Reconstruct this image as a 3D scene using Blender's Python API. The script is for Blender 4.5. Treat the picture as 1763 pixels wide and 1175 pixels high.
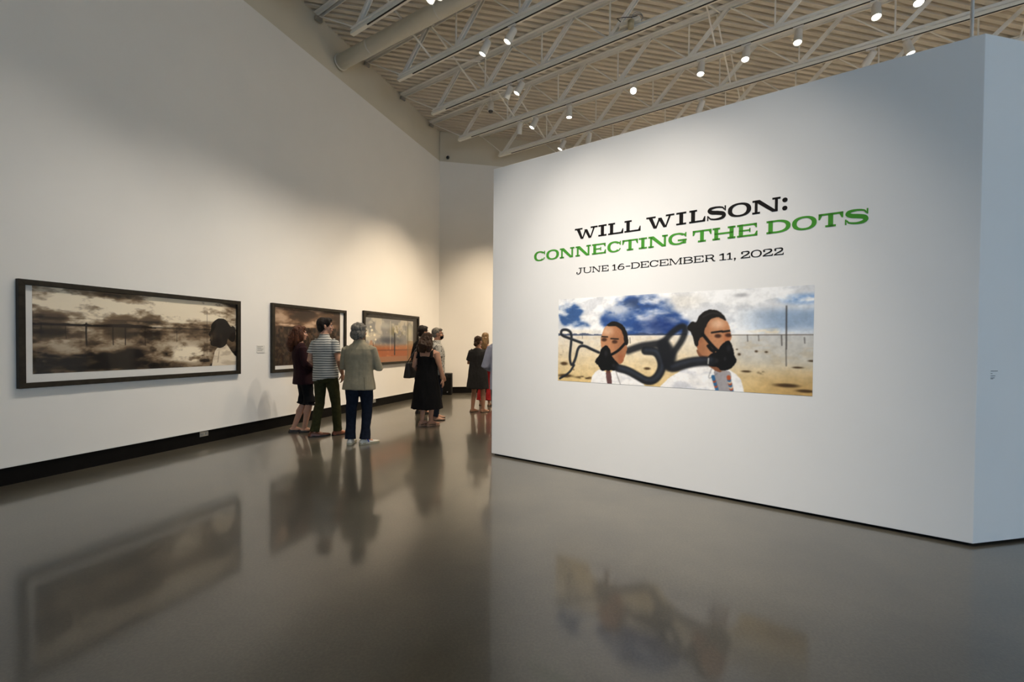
import bpy, bmesh, math, random
import numpy as np
from mathutils import Vector, Matrix, noise as mnoise
from math import sin, cos, radians, pi, sqrt, atan2

for o in list(bpy.data.objects):
    bpy.data.objects.remove(o, do_unlink=True)
SC = bpy.context.scene
COL = SC.collection

# ------------------------------------------------------------------ camera
CAM_H = 1.45
_p, _r = 0.0161, 0.0085                       # slight downward pitch, slight roll
_f = Vector((0, cos(_p), -sin(_p))); _u = Vector((0, sin(_p), cos(_p))); _x = Vector((1, 0, 0))
_rt = cos(_r) * _x + sin(_r) * _u; _up = -sin(_r) * _x + cos(_r) * _u
cam_d = bpy.data.cameras.new('camera'); cam = bpy.data.objects.new('camera', cam_d); COL.objects.link(cam)
cam_d.sensor_fit = 'HORIZONTAL'; cam_d.sensor_width = 36.0
cam_d.lens = 784.0 * 36.0 / 1763.0
cam_d.shift_y = 17.157 / 1763.0
cam_d.clip_start = 0.05; cam_d.clip_end = 200
cam.matrix_world = Matrix(((_rt.x, _up.x, -_f.x, 0), (_rt.y, _up.y, -_f.y, 0), (_rt.z, _up.z, -_f.z, CAM_H), (0, 0, 0, 1)))
SC.camera = cam

# ------------------------------------------------------------------ world, daylight, exposure
w = bpy.data.worlds.new('world'); SC.world = w; w.use_nodes = True
w.node_tree.nodes['Background'].inputs[0].default_value = (0.55, 0.72, 1.0, 1)
w.node_tree.nodes['Background'].inputs[1].default_value = 1.0
SC.view_settings.view_transform = 'Standard'; SC.view_settings.look = 'None'
SC.view_settings.exposure = 0.17; SC.view_settings.gamma = 1.0; SC.view_settings.use_curve_mapping = False

DAY_POWER = 350.0
DAY_COL = (0.56, 0.78, 1.0)
WARM = (1.0, 0.80, 0.57)
NEUT = (1.0, 0.91, 0.80)
MILD = (1.0, 0.89, 0.75)
ld = bpy.data.lights.new('window_daylight', 'AREA'); ld.shape = 'RECTANGLE'; ld.size = 6.6; ld.size_y = 3.2
ld.energy = DAY_POWER; ld.color = DAY_COL
lo = bpy.data.objects.new('window_daylight', ld); COL.objects.link(lo)
lo.location = (7.3, -7.9, 2.1); lo.rotation_euler = (radians(90), 0, 0)      # shines in (+Y) through the rear window

# ------------------------------------------------------------------ plan of the place
A_L = 0.3225; OFF_L = 6.15                     # left wall: direction angle and distance from the camera foot
DL = Vector((sin(A_L), cos(A_L), 0)); NL = Vector((cos(A_L), -sin(A_L), 0))      # along, and normal into the room
def WL(t, z=0.0, off=0.0): return DL * t - NL * (OFF_L - off) + Vector((0, 0, z))
T_COR = 11.75
A_B = radians(78.1)
DB = Vector((sin(A_B), cos(A_B), 0)); NB = Vector((cos(A_B), -sin(A_B), 0))
COR = WL(T_COR)
PC = Vector((3.3617, 3.2869, 0)); PD = Vector((-0.2562, 5.9054, 0)); P_H = 3.696
DP = (PC - PD).normalized(); NP = Vector((DP.y, -DP.x, 0))                        # along partition, normal to the viewer
if NP.y > 0: NP = -NP
P_LEN = (PC - PD).length
A_R = radians(77.5); DR = Vector((sin(A_R), cos(A_R), 0)); NR = Vector((cos(A_R), -sin(A_R), 0))
QJ = Vector((0.5835, 0.8121, 0)); DJ = Vector((0.8121, -0.5835, 0))               # across and along the roof trusses
def JP(q, s, z): return QJ * q + DJ * s + Vector((0, 0, z))
DECK_Z = 7.50; LEDGE_Z = 6.65; BASE_H = 0.18

# ------------------------------------------------------------------ helpers
class MB:
    def __init__(s): s.v = []; s.f = []
    def add(s, vs, fs):
        b = len(s.v); s.v += [tuple(p) for p in vs]; s.f += [tuple(i + b for i in f) for f in fs]; return s
    def box(s, c, ex, ey, ez, X=Vector((1, 0, 0)), Y=Vector((0, 1, 0)), Z=Vector((0, 0, 1))):
        c = Vector(c); vs = []
        for k in (-1, 1):
            for j in (-1, 1):
                for i in (-1, 1): vs.append(c + X * (i * ex / 2) + Y * (j * ey / 2) + Z * (k * ez / 2))
        return s.add(vs, [(0, 2, 3, 1), (4, 5, 7, 6), (0, 1, 5, 4), (2, 6, 7, 3), (0, 4, 6, 2), (1, 3, 7, 5)])
    def bar(s, a, b, wd, ht, up=Vector((0, 0, 1))):
        a = Vector(a); b = Vector(b); X = (b - a).normalized(); Y = up.cross(X)
        if Y.length < 1e-4: Y = Vector((1, 0, 0)).cross(X)
        Y.normalize(); Z = X.cross(Y)
        return s.box((a + b) / 2, (b - a).length, wd, ht, X, Y, Z)
    def tube(s, pts, rad, n=16, ref=None, cap=True):
        """loft of elliptic rings along a path; rad = list of r or (rx, ry)"""
        pts = [Vector(p) for p in pts]; m = len(pts); rings = []
        for i, p in enumerate(pts):
            t = (pts[min(i + 1, m - 1)] - pts[max(i - 1, 0)]).normalized()
            rf = Vector(ref) if ref is not None else (Vector((1, 0, 0)) if abs(t.x) < 0.85 else Vector((0, 1, 0)))
            X = (rf - t * rf.dot(t)).normalized(); Y = t.cross(X)
            r = rad[i] if isinstance(rad, (list, tuple)) else rad
            rx, ry = r if isinstance(r, (list, tuple)) else (r, r)
            rings.append([p + X * (cos(2 * pi * k / n) * rx) + Y * (sin(2 * pi * k / n) * ry) for k in range(n)])
        return s.rings(rings, cap)
    def rings(s, rings, cap=True):
        n = len(rings[0]); vs = [p for r in rings for p in r]; fs = []
        for i in range(len(rings) - 1):
            for k in range(n):
                a = i * n + k; b = i * n + (k + 1) % n
                fs.append((a, b, b + n, a + n))
        if cap:
            fs.append(tuple(reversed(range(n)))); fs.append(tuple((len(rings) - 1) * n + k for k in range(n)))
        return s.add(vs, fs)
    def ell(s, c, r, M=None, nu=16, nv=10):
        c = Vector(c); rings = []
        for j in range(nv + 1):
            a = -pi / 2 + pi * j / nv; a = max(-pi / 2 + .05, min(pi / 2 - .05, a))
            ring = []
            for k in range(nu):
                b = 2 * pi * k / nu
                q = Vector((r[0] * cos(a) * cos(b), r[1] * cos(a) * sin(b), r[2] * sin(a)))
                if M is not None: q = M @ q
                ring.append(c + q)
            rings.append(ring)
        return s.rings(rings)
    def prism(s, poly, z0, z1):
        n = len(poly); vs = [(x, y, z0) for x, y in poly] + [(x, y, z1) for x, y in poly]
        fs = [tuple(reversed(range(n))), tuple(range(n, 2 * n))] + [(i, (i + 1) % n, (i + 1) % n + n, i + n) for i in range(n)]
        return s.add(vs, fs)
    def mesh(s, name, mat=None, smooth=False):
        me = bpy.data.meshes.new(name); me.from_pydata(s.v, [], s.f); me.update()
        bm = bmesh.new(); bm.from_mesh(me); bmesh.ops.recalc_face_normals(bm, faces=bm.faces); bm.to_mesh(me); bm.free()
        if mat: me.materials.append(mat)
        if smooth: me.polygons.foreach_set('use_smooth', [True] * len(me.polygons))
        return me
    def obj(s, name, mat, parent=None, smooth=False, bevel=0.0):
        return link(name, s.mesh(name, mat, smooth), parent, bevel)

def link(name, data, parent=None, bevel=0.0):
    o = bpy.data.objects.new(name, data); COL.objects.link(o)
    if parent is not None: o.parent = parent
    if bevel:
        b = o.modifiers.new('bevel', 'BEVEL'); b.width = bevel; b.segments = 2; b.limit_method = 'ANGLE'
    return o
def tag(o, label=None, cat=None, group=None, kind=None):
    if label: o['label'] = label
    if cat: o['category'] = cat
    if group: o['group'] = group
    if kind: o['kind'] = kind
    return o
def thing(name, label, cat, group=None, loc=(0, 0, 0), rz=0.0):
    o = bpy.data.objects.new(name, None); o.empty_display_size = 0.1; COL.objects.link(o)
    o.location = loc; o.rotation_euler = (0, 0, rz)
    return tag(o, label, cat, group)

def srgb(c):
    return tuple((x / 12.92 if x <= 0.04045 else ((x + 0.055) / 1.055) ** 2.4) for x in c)
def mat(name, col, rough=0.6, metal=0.0, var=0.0, vscale=8.0, bump=0.0, bscale=60.0, spec=0.5, coat=0.0, emit=None, estr=0.0, sub=0.0):
    """procedural principled material: noise-driven colour variation and relief"""
    m = bpy.data.materials.new(name); m.use_nodes = True; nt = m.node_tree; b = nt.nodes['Principled BSDF']
    b.inputs['Base Color'].default_value = (*col, 1); b.inputs['Roughness'].default_value = rough
    b.inputs['Metallic'].default_value = metal; b.inputs['Specular IOR Level'].default_value = spec
    b.inputs['Coat Weight'].default_value = coat
    tc = nt.nodes.new('ShaderNodeTexCoord')
    if var:
        n = nt.nodes.new('ShaderNodeTexNoise'); n.inputs['Scale'].default_value = vscale; n.inputs['Detail'].default_value = 4
        nt.links.new(tc.outputs['Object'], n.inputs['Vector'])
        r = nt.nodes.new('ShaderNodeValToRGB'); r.color_ramp.elements[0].position = 0.3; r.color_ramp.elements[1].position = 0.7
        r.color_ramp.elements[0].color = (*[max(0, c * (1 - var)) for c in col], 1)
        r.color_ramp.elements[1].color = (*[min(1, c * (1 + var)) for c in col], 1)
        nt.links.new(n.outputs['Fac'], r.inputs['Fac']); nt.links.new(r.outputs['Color'], b.inputs['Base Color'])
    if bump:
        n2 = nt.nodes.new('ShaderNodeTexNoise'); n2.inputs['Scale'].default_value = bscale; n2.inputs['Detail'].default_value = 3
        nt.links.new(tc.outputs['Object'], n2.inputs['Vector'])
        bp = nt.nodes.new('ShaderNodeBump'); bp.inputs['Strength'].default_value = bump; bp.inputs['Distance'].default_value = 0.01
        nt.links.new(n2.outputs['Fac'], bp.inputs['Height']); nt.links.new(bp.outputs['Normal'], b.inputs['Normal'])
    if emit:
        b.inputs['Emission Color'].default_value = (*emit, 1); b.inputs['Emission Strength'].default_value = estr
    return m

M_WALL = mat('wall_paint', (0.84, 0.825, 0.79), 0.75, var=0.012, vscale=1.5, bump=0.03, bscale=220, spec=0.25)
M_BAND = mat('beige_band', (0.66, 0.615, 0.51), 0.75, var=0.02, vscale=1.5, spec=0.25)  # upper band toned browner and darker than the wall below
M_PART = mat('partition_paint', (0.82, 0.815, 0.80), 0.75, var=0.01, vscale=2, bump=0.03, bscale=220, spec=0.25)
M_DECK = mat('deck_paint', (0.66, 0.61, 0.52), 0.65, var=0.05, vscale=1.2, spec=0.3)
M_STEEL = mat('white_steel', (0.86, 0.84, 0.79), 0.5, var=0.05, vscale=3, spec=0.35)
M_DUCT = mat('duct_paint', (0.70, 0.68, 0.60), 0.55, var=0.04, vscale=2)
M_RAIL = mat('rail_white', (0.80, 0.775, 0.70), 0.45)
M_BLACK = mat('black_matte', (0.010, 0.010, 0.010), 0.6, var=0.1, spec=0.2)
M_BASE = mat('black_base', (0.005, 0.0045, 0.004), 0.55, var=0.25, vscale=3, spec=0.12)
M_SLOT = mat('slot_black', (0.006, 0.006, 0.006), 0.7)
M_LAMP = mat('lamp_white', (0.72, 0.70, 0.66), 0.4)
M_LENS = mat('lens_lit', (1, 0.95, 0.85), 0.2, emit=(1.0, 0.93, 0.80), estr=12.0)
M_LENSD = mat('lens_dim', (0.35, 0.34, 0.32), 0.25)
M_GLASSD = mat('dome_glass', (0.01, 0.01, 0.012), 0.08, coat=0.6)
M_METAL = mat('brushed_plate', (0.42, 0.41, 0.38), 0.35, metal=0.7)
M_FRAME = mat('frame_wood', (0.026, 0.021, 0.014), 0.5, spec=0.25, var=0.35, vscale=14, bump=0.08, bscale=90)
M_MAT = mat('mat_board', (0.78, 0.77, 0.74), 0.8)
M_LETB = mat('vinyl_black', (0.008, 0.007, 0.007), 0.6, spec=0.12)
M_LETG = mat('vinyl_green', srgb((0.28, 0.58, 0.20)), 0.6, spec=0.15)

def floor_material():
    m = bpy.data.materials.new('polished_concrete'); m.use_nodes = True; nt = m.node_tree; b = nt.nodes['Principled BSDF']
    tc = nt.nodes.new('ShaderNodeTexCoord')
    def noi(sc, det, rough=0.5):
        n = nt.nodes.new('ShaderNodeTexNoise'); n.inputs['Scale'].default_value = sc; n.inputs['Detail'].default_value = det
        n.inputs['Roughness'].default_value = rough; nt.links.new(tc.outputs['Object'], n.inputs['Vector']); return n
    n1 = noi(1.1, 6, 0.62); n2 = noi(70, 3, 0.6); n3 = noi(240, 2)
    r1 = nt.nodes.new('ShaderNodeValToRGB'); r1.color_ramp.elements[0].position = 0.32; r1.color_ramp.elements[1].position = 0.70
    r1.color_ramp.elements[0].color = (0.058, 0.052, 0.038, 1); r1.color_ramp.elements[1].color = (0.108, 0.097, 0.071, 1)
    nt.links.new(n1.outputs['Fac'], r1.inputs['Fac'])
    r2 = nt.nodes.new('ShaderNodeValToRGB'); r2.color_ramp.elements[0].position = 0.38; r2.color_ramp.elements[1].position = 0.66
    r2.color_ramp.elements[0].color = (0.84, 0.84, 0.84, 1); r2.color_ramp.elements[1].color = (1.14, 1.14, 1.14, 1)
    nt.links.new(n2.outputs['Fac'], r2.inputs['Fac'])
    mx = nt.nodes.new('ShaderNodeMix'); mx.data_type = 'RGBA'; mx.blend_type = 'MULTIPLY'; mx.inputs[0].default_value = 1.0
    nt.links.new(r1.outputs['Color'], mx.inputs[6]); nt.links.new(r2.outputs['Color'], mx.inputs[7])
    nt.links.new(mx.outputs[2], b.inputs['Base Color'])
    rr = nt.nodes.new('ShaderNodeMapRange'); rr.inputs[1].default_value = 0.3; rr.inputs[2].default_value = 0.7
    rr.inputs[3].default_value = 0.29; rr.inputs[4].default_value = 0.34
    nt.links.new(n1.outputs['Fac'], rr.inputs[0]); nt.links.new(rr.outputs[0], b.inputs['Roughness'])
    b.inputs['IOR'].default_value = 1.5; b.inputs['Specular IOR Level'].default_value = 0.6
    b.inputs['Coat Weight'].default_value = 0.75; b.inputs['Coat Roughness'].default_value = 0.09; b.inputs['Coat IOR'].default_value = 1.5
    return m
M_FLOOR = floor_material()

def struct(name, mb, m, parent=None, smooth=False, bevel=0.0, label=None):
    o = mb.obj(name, m, parent, smooth, bevel)
    if parent is None: tag(o, label, None, None, 'structure')
    return o

# ------------------------------------------------------------------ setting
XR, YR = 15.0, -8.0
# floor slab
struct('floor', MB().box((2.5, 4.5, -0.1), 27, 26, 0.2), M_FLOOR, label='polished brown grey concrete floor reflecting the gallery walls')

def wall_run(name, D, N, P0, t0, t1, thick, label):
    """lower skin, a slightly set back upper band, a bottom bead; returns root mesh object"""
    c = lambda t, off, z: P0 + D * t + N * off + Vector((0, 0, z))
    tm = (t0 + t1) / 2; L = t1 - t0
    o = struct(name, MB().box(c(tm, -thick / 2, (BASE_H + LEDGE_Z) / 2), L, thick, LEDGE_Z - BASE_H, D, N), M_WALL, label=label)
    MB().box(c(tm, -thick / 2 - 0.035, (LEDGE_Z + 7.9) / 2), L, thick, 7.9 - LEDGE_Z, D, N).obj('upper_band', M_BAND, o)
    MB().box(c(tm, -0.012, BASE_H + 0.008), L, 0.03, 0.016, D, N).obj('bottom_bead', M_MAT, o)
    return o
WL0 = -NL * OFF_L
struct('baseboard_left', MB().box(WL0 + DL * 1.9 - NL * 0.095 + Vector((0, 0, BASE_H / 2)), 19.7, 0.15, BASE_H, DL, NL), M_BASE, label='tall black recessed base strip under the long left wall')
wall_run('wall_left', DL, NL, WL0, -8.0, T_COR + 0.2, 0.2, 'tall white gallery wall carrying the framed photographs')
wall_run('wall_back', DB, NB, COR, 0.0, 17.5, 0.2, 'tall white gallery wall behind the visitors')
struct('baseboard_back', MB().box(COR + DB * 8.7 - NB * 0.095 + Vector((0, 0, BASE_H / 2)), 17.4, 0.15, BASE_H, DB, NB), M_BASE, label='black recessed base strip under the back wall')
struct('wall_right', MB().box((XR + 0.1, 4.4, 3.95), 0.2, 25.0, 7.9), M_WALL, label='white gallery wall at the right end of the room')
# rear wall with one wide window behind the viewer
wx0, wx1, wz0, wz1 = 3.8, 10.8, 0.35, 3.85
rw = MB()
rw.box(((-9.5 + wx0) / 2, YR - 0.1, 3.95), wx0 + 9.5, 0.2, 7.9); rw.box(((wx1 + XR) / 2, YR - 0.1, 3.95), XR - wx1, 0.2, 7.9)
rw.box(((wx0 + wx1) / 2, YR - 0.1, wz0 / 2), wx1 - wx0, 0.2, wz0); rw.box(((wx0 + wx1) / 2, YR - 0.1, (wz1 + 7.9) / 2), wx1 - wx0, 0.2, 7.9 - wz1)
struct('wall_rear', rw, M_WALL, label='white wall with a wide window behind the viewer')
wf = MB()
for xx in np.linspace(wx0, wx1, 5): wf.box((xx, YR - 0.12, (wz0 + wz1) / 2), 0.06, 0.08, wz1 - wz0)
for zz in (wz0, wz1): wf.box(((wx0 + wx1) / 2, YR - 0.12, zz), wx1 - wx0, 0.08, 0.06)
struct('window_1', wf, M_BLACK, label='wide dark framed window in the wall behind the viewer')

# corrugated steel roof deck: trapezoidal flutes running parallel to the back wall
DF = Vector((sin(radians(77)), cos(radians(77)), 0)); NF = Vector((-DF.y, DF.x, 0))
pit = 0.1524; dk = MB(); prof = []
v0, v1 = -12.0, 17.5
k = 0
while v0 + k * pit < v1:
    b = v0 + k * pit
    prof += [(b, DECK_Z), (b + 0.078, DECK_Z), (b + 0.088, DECK_Z + 0.060), (b + 0.142, DECK_Z + 0.060)]
    k += 1
ra = []; 
u0, u1 = -13.0, 20.0
vs = []; fs = []
for (v_, z_) in prof: vs += [DF * u0 + NF * v_ + Vector((0, 0, z_)), DF * u1 + NF * v_ + Vector((0, 0, z_))]
for i in range(len(prof) - 1): fs.append((2 * i, 2 * i + 1, 2 * i + 3, 2 * i + 2))
n = len(vs)
vs += [DF * u0 + NF * v0 + Vector((0, 0, 8.0)), DF * u1 + NF * v0 + Vector((0, 0, 8.0)), DF * u0 + NF * v1 + Vector((0, 0, 8.0)), DF * u1 + NF * v1 + Vector((0, 0, 8.0))]
fs.append((n, n + 1, n + 3, n + 2))
dk.add(vs, fs)
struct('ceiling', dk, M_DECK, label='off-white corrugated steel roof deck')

# free-standing partition, its corner towards the right of the view
D2 = PD + (-NP) * 0.45; C2 = PC + DR * 3.2; E2 = C2 - NR * 0.6
pm = MB(); zb = 0.022
poly = [(p.x, p.y) for p in (PD, PC, C2, E2, D2)]
pm.prism(poly, zb, P_H)
part = struct('wall_center', pm, M_PART, bevel=0.004, label='free-standing white partition wall carrying the exhibition title')
ins = [(p.x, p.y) for p in (PD + DP * .03 - NP * .03, PC - DP * .02 - NP * .03, C2 - NR * .03 - DR * .02, E2 - DR * .05 + NR * .03, D2 + DP * .05 + NP * .03)]
MB().prism(ins, 0.0, zb).obj('base_reveal', M_BASE, part)
rod = MB().tube([(3.335, 3.36, P_H), (3.335, 3.36, 7.45)], 0.011, 10)
ro = thing('hanger_rod', 'thin white vertical rod rising from the top corner of the partition', 'rod', loc=(3.335, 3.36, P_H))
rd = MB().tube([(0, 0, 0.0), (0, 0, 7.5 - P_H)], 0.011, 10).obj('rod_shaft', M_LAMP, ro, True)
MB().tube([(0, 0, 0.0), (0, 0, 0.012)], 0.03, 14).obj('foot_plate', M_LAMP, ro)

# ------------------------------------------------------------------ roof trusses, light rails
TOP_T = DECK_Z - 0.002
def s_wall(q):                                  # where a truss line meets the left or the back wall
    t = (q + OFF_L * NL.dot(QJ)) / DL.dot(QJ)
    if t <= T_COR: return WL(t).dot(DJ), 'l'
    t2 = (q - COR.dot(QJ)) / DB.dot(QJ); return (COR + DB * t2).dot(DJ), 'b'
PANEL = 1.40
web_thick = None
JQ = [2.04, 3.41, 4.78, 6.15, 7.50, 8.87, 10.25, 11.62, 13.0]
JS_END = {2.04: 4.5, 3.41: 5.0, 4.78: 5.5, 6.15: 6.0, 7.50: 7.0, 8.87: 8.0, 10.25: 9.0, 11.62: 9.5, 13.0: 9.5}
Z_BOT = 6.80
jlab = ['first', 'second', 'third', 'fourth', 'fifth', 'sixth', 'seventh', 'eighth', 'ninth']
share = {}
def webmesh(key, L, kind):
    kk = (key, round(L, 3))
    if kk not in share:
        mb = MB()
        if kind == 'thick':
            mb.box((0, 0.030, 0), L, 0.012, 0.06); mb.box((0, -0.030, 0), L, 0.012, 0.06); mb.box((0, 0, 0.026), L, 0.065, 0.008)
        elif kind == 'thin':
            mb.tube([(-L / 2, 0, 0), (L / 2, 0, 0)], 0.013, 8)
        else:
            mb.box((0, 0, 0), L, 0.024, 0.024)
        share[kk] = mb.mesh(key, M_STEEL)
    return share[kk]
def member(name, a, b, kind, parent):
    a = Vector(a); b = Vector(b); X = (b - a).normalized(); Y = Vector((0, 0, 1)).cross(X)
    if Y.length < 1e-3: Y = QJ.copy()
    Y.normalize(); Z = X.cross(Y)
    o = link(name, webmesh(name + kind, (b - a).length, kind), parent)
    c = (a + b) / 2
    o.matrix_local = Matrix(((X.x, Y.x, Z.x, c.x), (X.y, Y.y, Z.y, c.y), (X.z, Y.z, Z.z, c.z), (0, 0, 0, 1)))
    return o
trusses = {}
for qi, q in enumerate(JQ):
    sw, side = s_wall(q); se = JS_END[q]
    if side == 'l': ldesc = '%s white open-web steel roof truss counted from the viewer, ending at the left wall' % jlab[qi]
    else: ldesc = '%s white open-web steel roof truss counted from the viewer, ending over the back wall' % jlab[qi]
    tr = thing('roof_truss', ldesc, 'truss', 'open-web roof trusses under the deck')
    trusses[q] = tr
    s0 = sw + 0.01; b0 = sw + (1.10 if side == 'l' else 0.75)
    tp = MB()
    for off in (-0.034, 0.034):
        tp.bar(JP(q + off, s0, TOP_T - 0.035), JP(q + off, se, TOP_T - 0.035), 0.010, 0.065)
        tp.bar(JP(q + off * 1.7, s0, TOP_T - 0.008), JP(q + off * 1.7, se, TOP_T - 0.008), 0.055, 0.012)
    tp.obj('top_chord', M_STEEL, tr)
    bt = MB()
    for off in (-0.03, 0.03):
        bt.bar(JP(q + off, b0, Z_BOT), JP(q + off, se, Z_BOT), 0.010, 0.06)
        bt.bar(JP(q + off * 1.6, b0, Z_BOT - 0.028), JP(q + off * 1.6, se, Z_BOT - 0.028), 0.045, 0.010)
    bt.obj('bottom_chord', M_STEEL, tr)
    if side == 'l':
        MB().box(JP(q, s0 + 0.03, TOP_T - 0.10), 0.05, 0.13, 0.07, DJ, QJ).obj('bearing_seat', M_METAL, tr)
    member('end_web', JP(q, s0 + 0.06, TOP_T - 0.06), JP(q, b0 + 0.05, Z_BOT + 0.01), 'thin', tr)
    s = b0 + 0.12
    while s + PANEL / 2 < se:
        zt = TOP_T - 0.05
        member('web_brace', JP(q, s, Z_BOT), JP(q, s + PANEL * .47, zt), 'thick', tr)
        if s + PANEL < se:
            member('web_rod', JP(q, s + PANEL * .5, zt), JP(q, s + PANEL - 0.02, Z_BOT), 'thin', tr)
            member('web_post', JP(q, s + PANEL, Z_BOT), JP(q, s + PANEL, zt), 'square', tr)
        s += PANEL
# cross bridging between neighbouring trusses
for i in range(2, len(JQ) - 1):
    qa, qb = JQ[i], JQ[i + 1]
    for sb in (-6.35, -1.9, 2.6):
        if sb > max(s_wall(qa)[0], s_wall(qb)[0]) + 0.6 and sb < JS_END[qa] - .3:
            member('bridging_brace', JP(qa, sb, TOP_T - 0.06), JP(qb, sb, Z_BOT + 0.03), 'square', trusses[qa])
            member('bridging_brace', JP(qa, sb + 0.06, Z_BOT + 0.03), JP(qb, sb + 0.06, TOP_T - 0.06), 'square', trusses[qa])

rail_desc = {2.04: 'over the viewer', 3.41: 'just before the partition', 4.78: 'nearest to the round duct on the viewer side', 6.15: 'just beyond the round duct', 7.50: 'second beyond the round duct, a junction box on it', 8.87: 'carrying most of the lit spotlights above the partition', 10.25: 'farthest one, running low behind the partition top'}
for q, ds in rail_desc.items():
    sw, side = s_wall(q); b0 = sw + (1.05 if side == 'l' else 0.7); se = JS_END[q] - 0.1
    rl = thing('light_rail', 'white lighting rail with black slot, ' + ds, 'light rail', 'lighting rails under the trusses')
    MB().bar(JP(q, b0, 6.735), JP(q, se, 6.735), 0.075, 0.055).obj('rail_body', M_RAIL, rl, bevel=0.006)
    MB().bar(JP(q - 0.022, b0 + .45, 6.705), JP(q - 0.022, se, 6.705), 0.022, 0.012).obj('rail_slot', M_SLOT, rl)
    s = b0 + 0.6
    while s < se:
        MB().box(JP(q, s, 6.768), 0.03, 0.085, 0.02, DJ, QJ).obj('rail_clip', M_STEEL, rl)
        s += 2.8

# round duct that enters the left wall
dA = Vector((-3.445, 9.083, 6.97)); dB = Vector((-1.075, 7.511, 6.97)); dd = (dB - dA).normalized()
du = thing('round_duct', 'thick round off-white air duct entering the upper left wall', 'duct', loc=dA)
MB().tube([dd * 0.012, dd * 9.5], 0.135, 28).obj('duct_pipe', M_DUCT, du, True)
for k in range(5):
    MB().tube([dd * (0.9 + 1.7 * k), dd * (0.93 + 1.7 * k)], 0.1385, 28).obj('seam_band', M_DUCT, du, True)
MB().tube([dd * 0.02, dd * 0.05], 0.15, 28).obj('wall_collar', M_DUCT, du, True)

# junction box cluster on the rail
jb = thing('junction_box', 'pale junction box with coiled cable on the middle light rail', 'junction box', loc=JP(7.44, -2.95, 6.80))
MB().box((0, 0, 0.075), 0.34, 0.10, 0.07, DJ, QJ).obj('box_body', M_RAIL, jb, bevel=0.008)
MB().tube([(0.05 - .06, -0.085, 0.05), (0.05 - .06, -0.085, -0.07)], [0.055, 0.05], 18).obj('sensor_cup', mat('aged_plastic', (0.42, 0.37, 0.24), 0.5), jb, True)
coil = [(0.12 + 0.09 * cos(a), 0.0 + 0.03 * sin(a * .5), 0.17 + 0.07 * sin(a)) for a in np.linspace(0, 5.5 * pi, 60)]
MB().tube(coil, 0.007, 6).obj('cable_coil', mat('grey_cable', (0.35, 0.36, 0.36), 0.5), jb, True)
MB().tube([(-0.16, 0, 0.09), (-0.22, 0.02, 0.16), (-0.12, 0.02, 0.18), (0.02, 0, 0.17), (0.12, 0, 0.20)], 0.006, 6).obj('cable', M_SLOT, jb, True)

# ------------------------------------------------------------------ spotlights
def track_light(q, s, aim, label, lit=True, power=0.0, cone=62, col=WARM, z=6.693, blend=1.0, soft=0.05):
    P = JP(q - 0.02, s, z); d = (Vector(aim) - (P - Vector((0, 0, 0.13)))).normalized()
    t = thing('track_light', label, 'spotlight', 'spotlights on the lighting rails', loc=P)
    MB().box((0, 0, -0.012), 0.15, 0.036, 0.026, DJ, QJ).obj('rail_adapter', M_LAMP, t, bevel=0.004)
    MB().tube([(0, 0, -0.02), (0, 0, -0.10)], 0.012, 10).obj('stem', M_LAMP, t, True)
    X = d; Y = Vector((0, 0, 1)).cross(X)
    if Y.length < 1e-3: Y = Vector((1, 0, 0))
    Y.normalize(); Z = X.cross(Y)
    R = Matrix(((X.x, Y.x, Z.x), (X.y, Y.y, Z.y), (X.z, Y.z, Z.z))).to_4x4()
    M = Matrix.Translation((0, 0, -0.13)) @ R
    prof = [(-0.085, 0.030), (-0.08, 0.052), (-0.05, 0.060), (0.06, 0.062), (0.065, 0.066), (0.165, 0.066)]
    mb = MB(); mb.tube([(x, 0, 0) for x, r in prof], [r for x, r in prof], 22, ref=(0, 1, 0), cap=False)
    rim = [(0.165, 0.066), (0.165, 0.060), (0.135, 0.056)]
    mb.tube([(0.165, 0, 0), (0.1649, 0, 0), (0.135, 0, 0)], [0.066, 0.060, 0.056], 22, ref=(0, 1, 0), cap=False)
    mb.tube([(-0.0851, 0, 0), (-0.085, 0, 0)], 0.030, 22, ref=(0, 1, 0))
    h = mb.obj('lamp_housing', M_LAMP, t, True); h.matrix_local = M
    l = MB().tube([(0.150, 0, 0), (0.156, 0, 0)], [0.057, 0.050], 22, ref=(0, 1, 0)).obj('lens', M_LENS if lit else M_LENSD, h, False)
    MB().bar((0.160, -0.055, -0.030), (0.160, 0.055, -0.030), 0.004, 0.006).obj('lens_clip', M_SLOT, h)
    MB().bar((-0.02, -0.062, 0), (-0.02, 0.062, 0), 0.02, 0.02).obj('pivot', M_LAMP, h)
    if power > 0:
        L = bpy.data.lights.new('spot_beam', 'SPOT'); L.energy = power; L.color = col; L.spot_size = radians(cone); L.spot_blend = blend
        L.shadow_soft_size = soft
        lo = bpy.data.objects.new('spot_beam', L); COL.objects.link(lo); lo.parent = t
        c = Vector((0, 0, -0.13)) + d * 0.19
        lo.matrix_local = Matrix.Translation(c) @ d.to_track_quat('-Z', 'Y').to_matrix().to_4x4()
    return t
PW = 1.5
TL = track_light
LW = 300 * PW
TL(4.78, -4.86, WL(4.4, -0.3), 'spotlight cut by the top edge, left of the pair beside the duct', True, 0.45 * LW, 62, MILD)
TL(4.78, -4.70, WL(5.7, -0.3), 'spotlight cut by the top edge, right of the pair beside the duct', True, 0.45 * LW, 62, MILD)
TL(6.15, -5.00, WL(6.6, -0.2), 'lit spotlight tilted left, lower of the two just beyond the duct', True, 0.50 * LW)
TL(6.15, -4.46, WL(6.0, -0.4), 'lit spotlight tilted left, upper of the two just beyond the duct', True, 0.45 * LW, 62, MILD)
TL(7.50, -5.50, WL(9.6, 0.6), 'unlit-looking spotlight turned away beside a lit one, second rail beyond the duct', False, LW)
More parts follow.
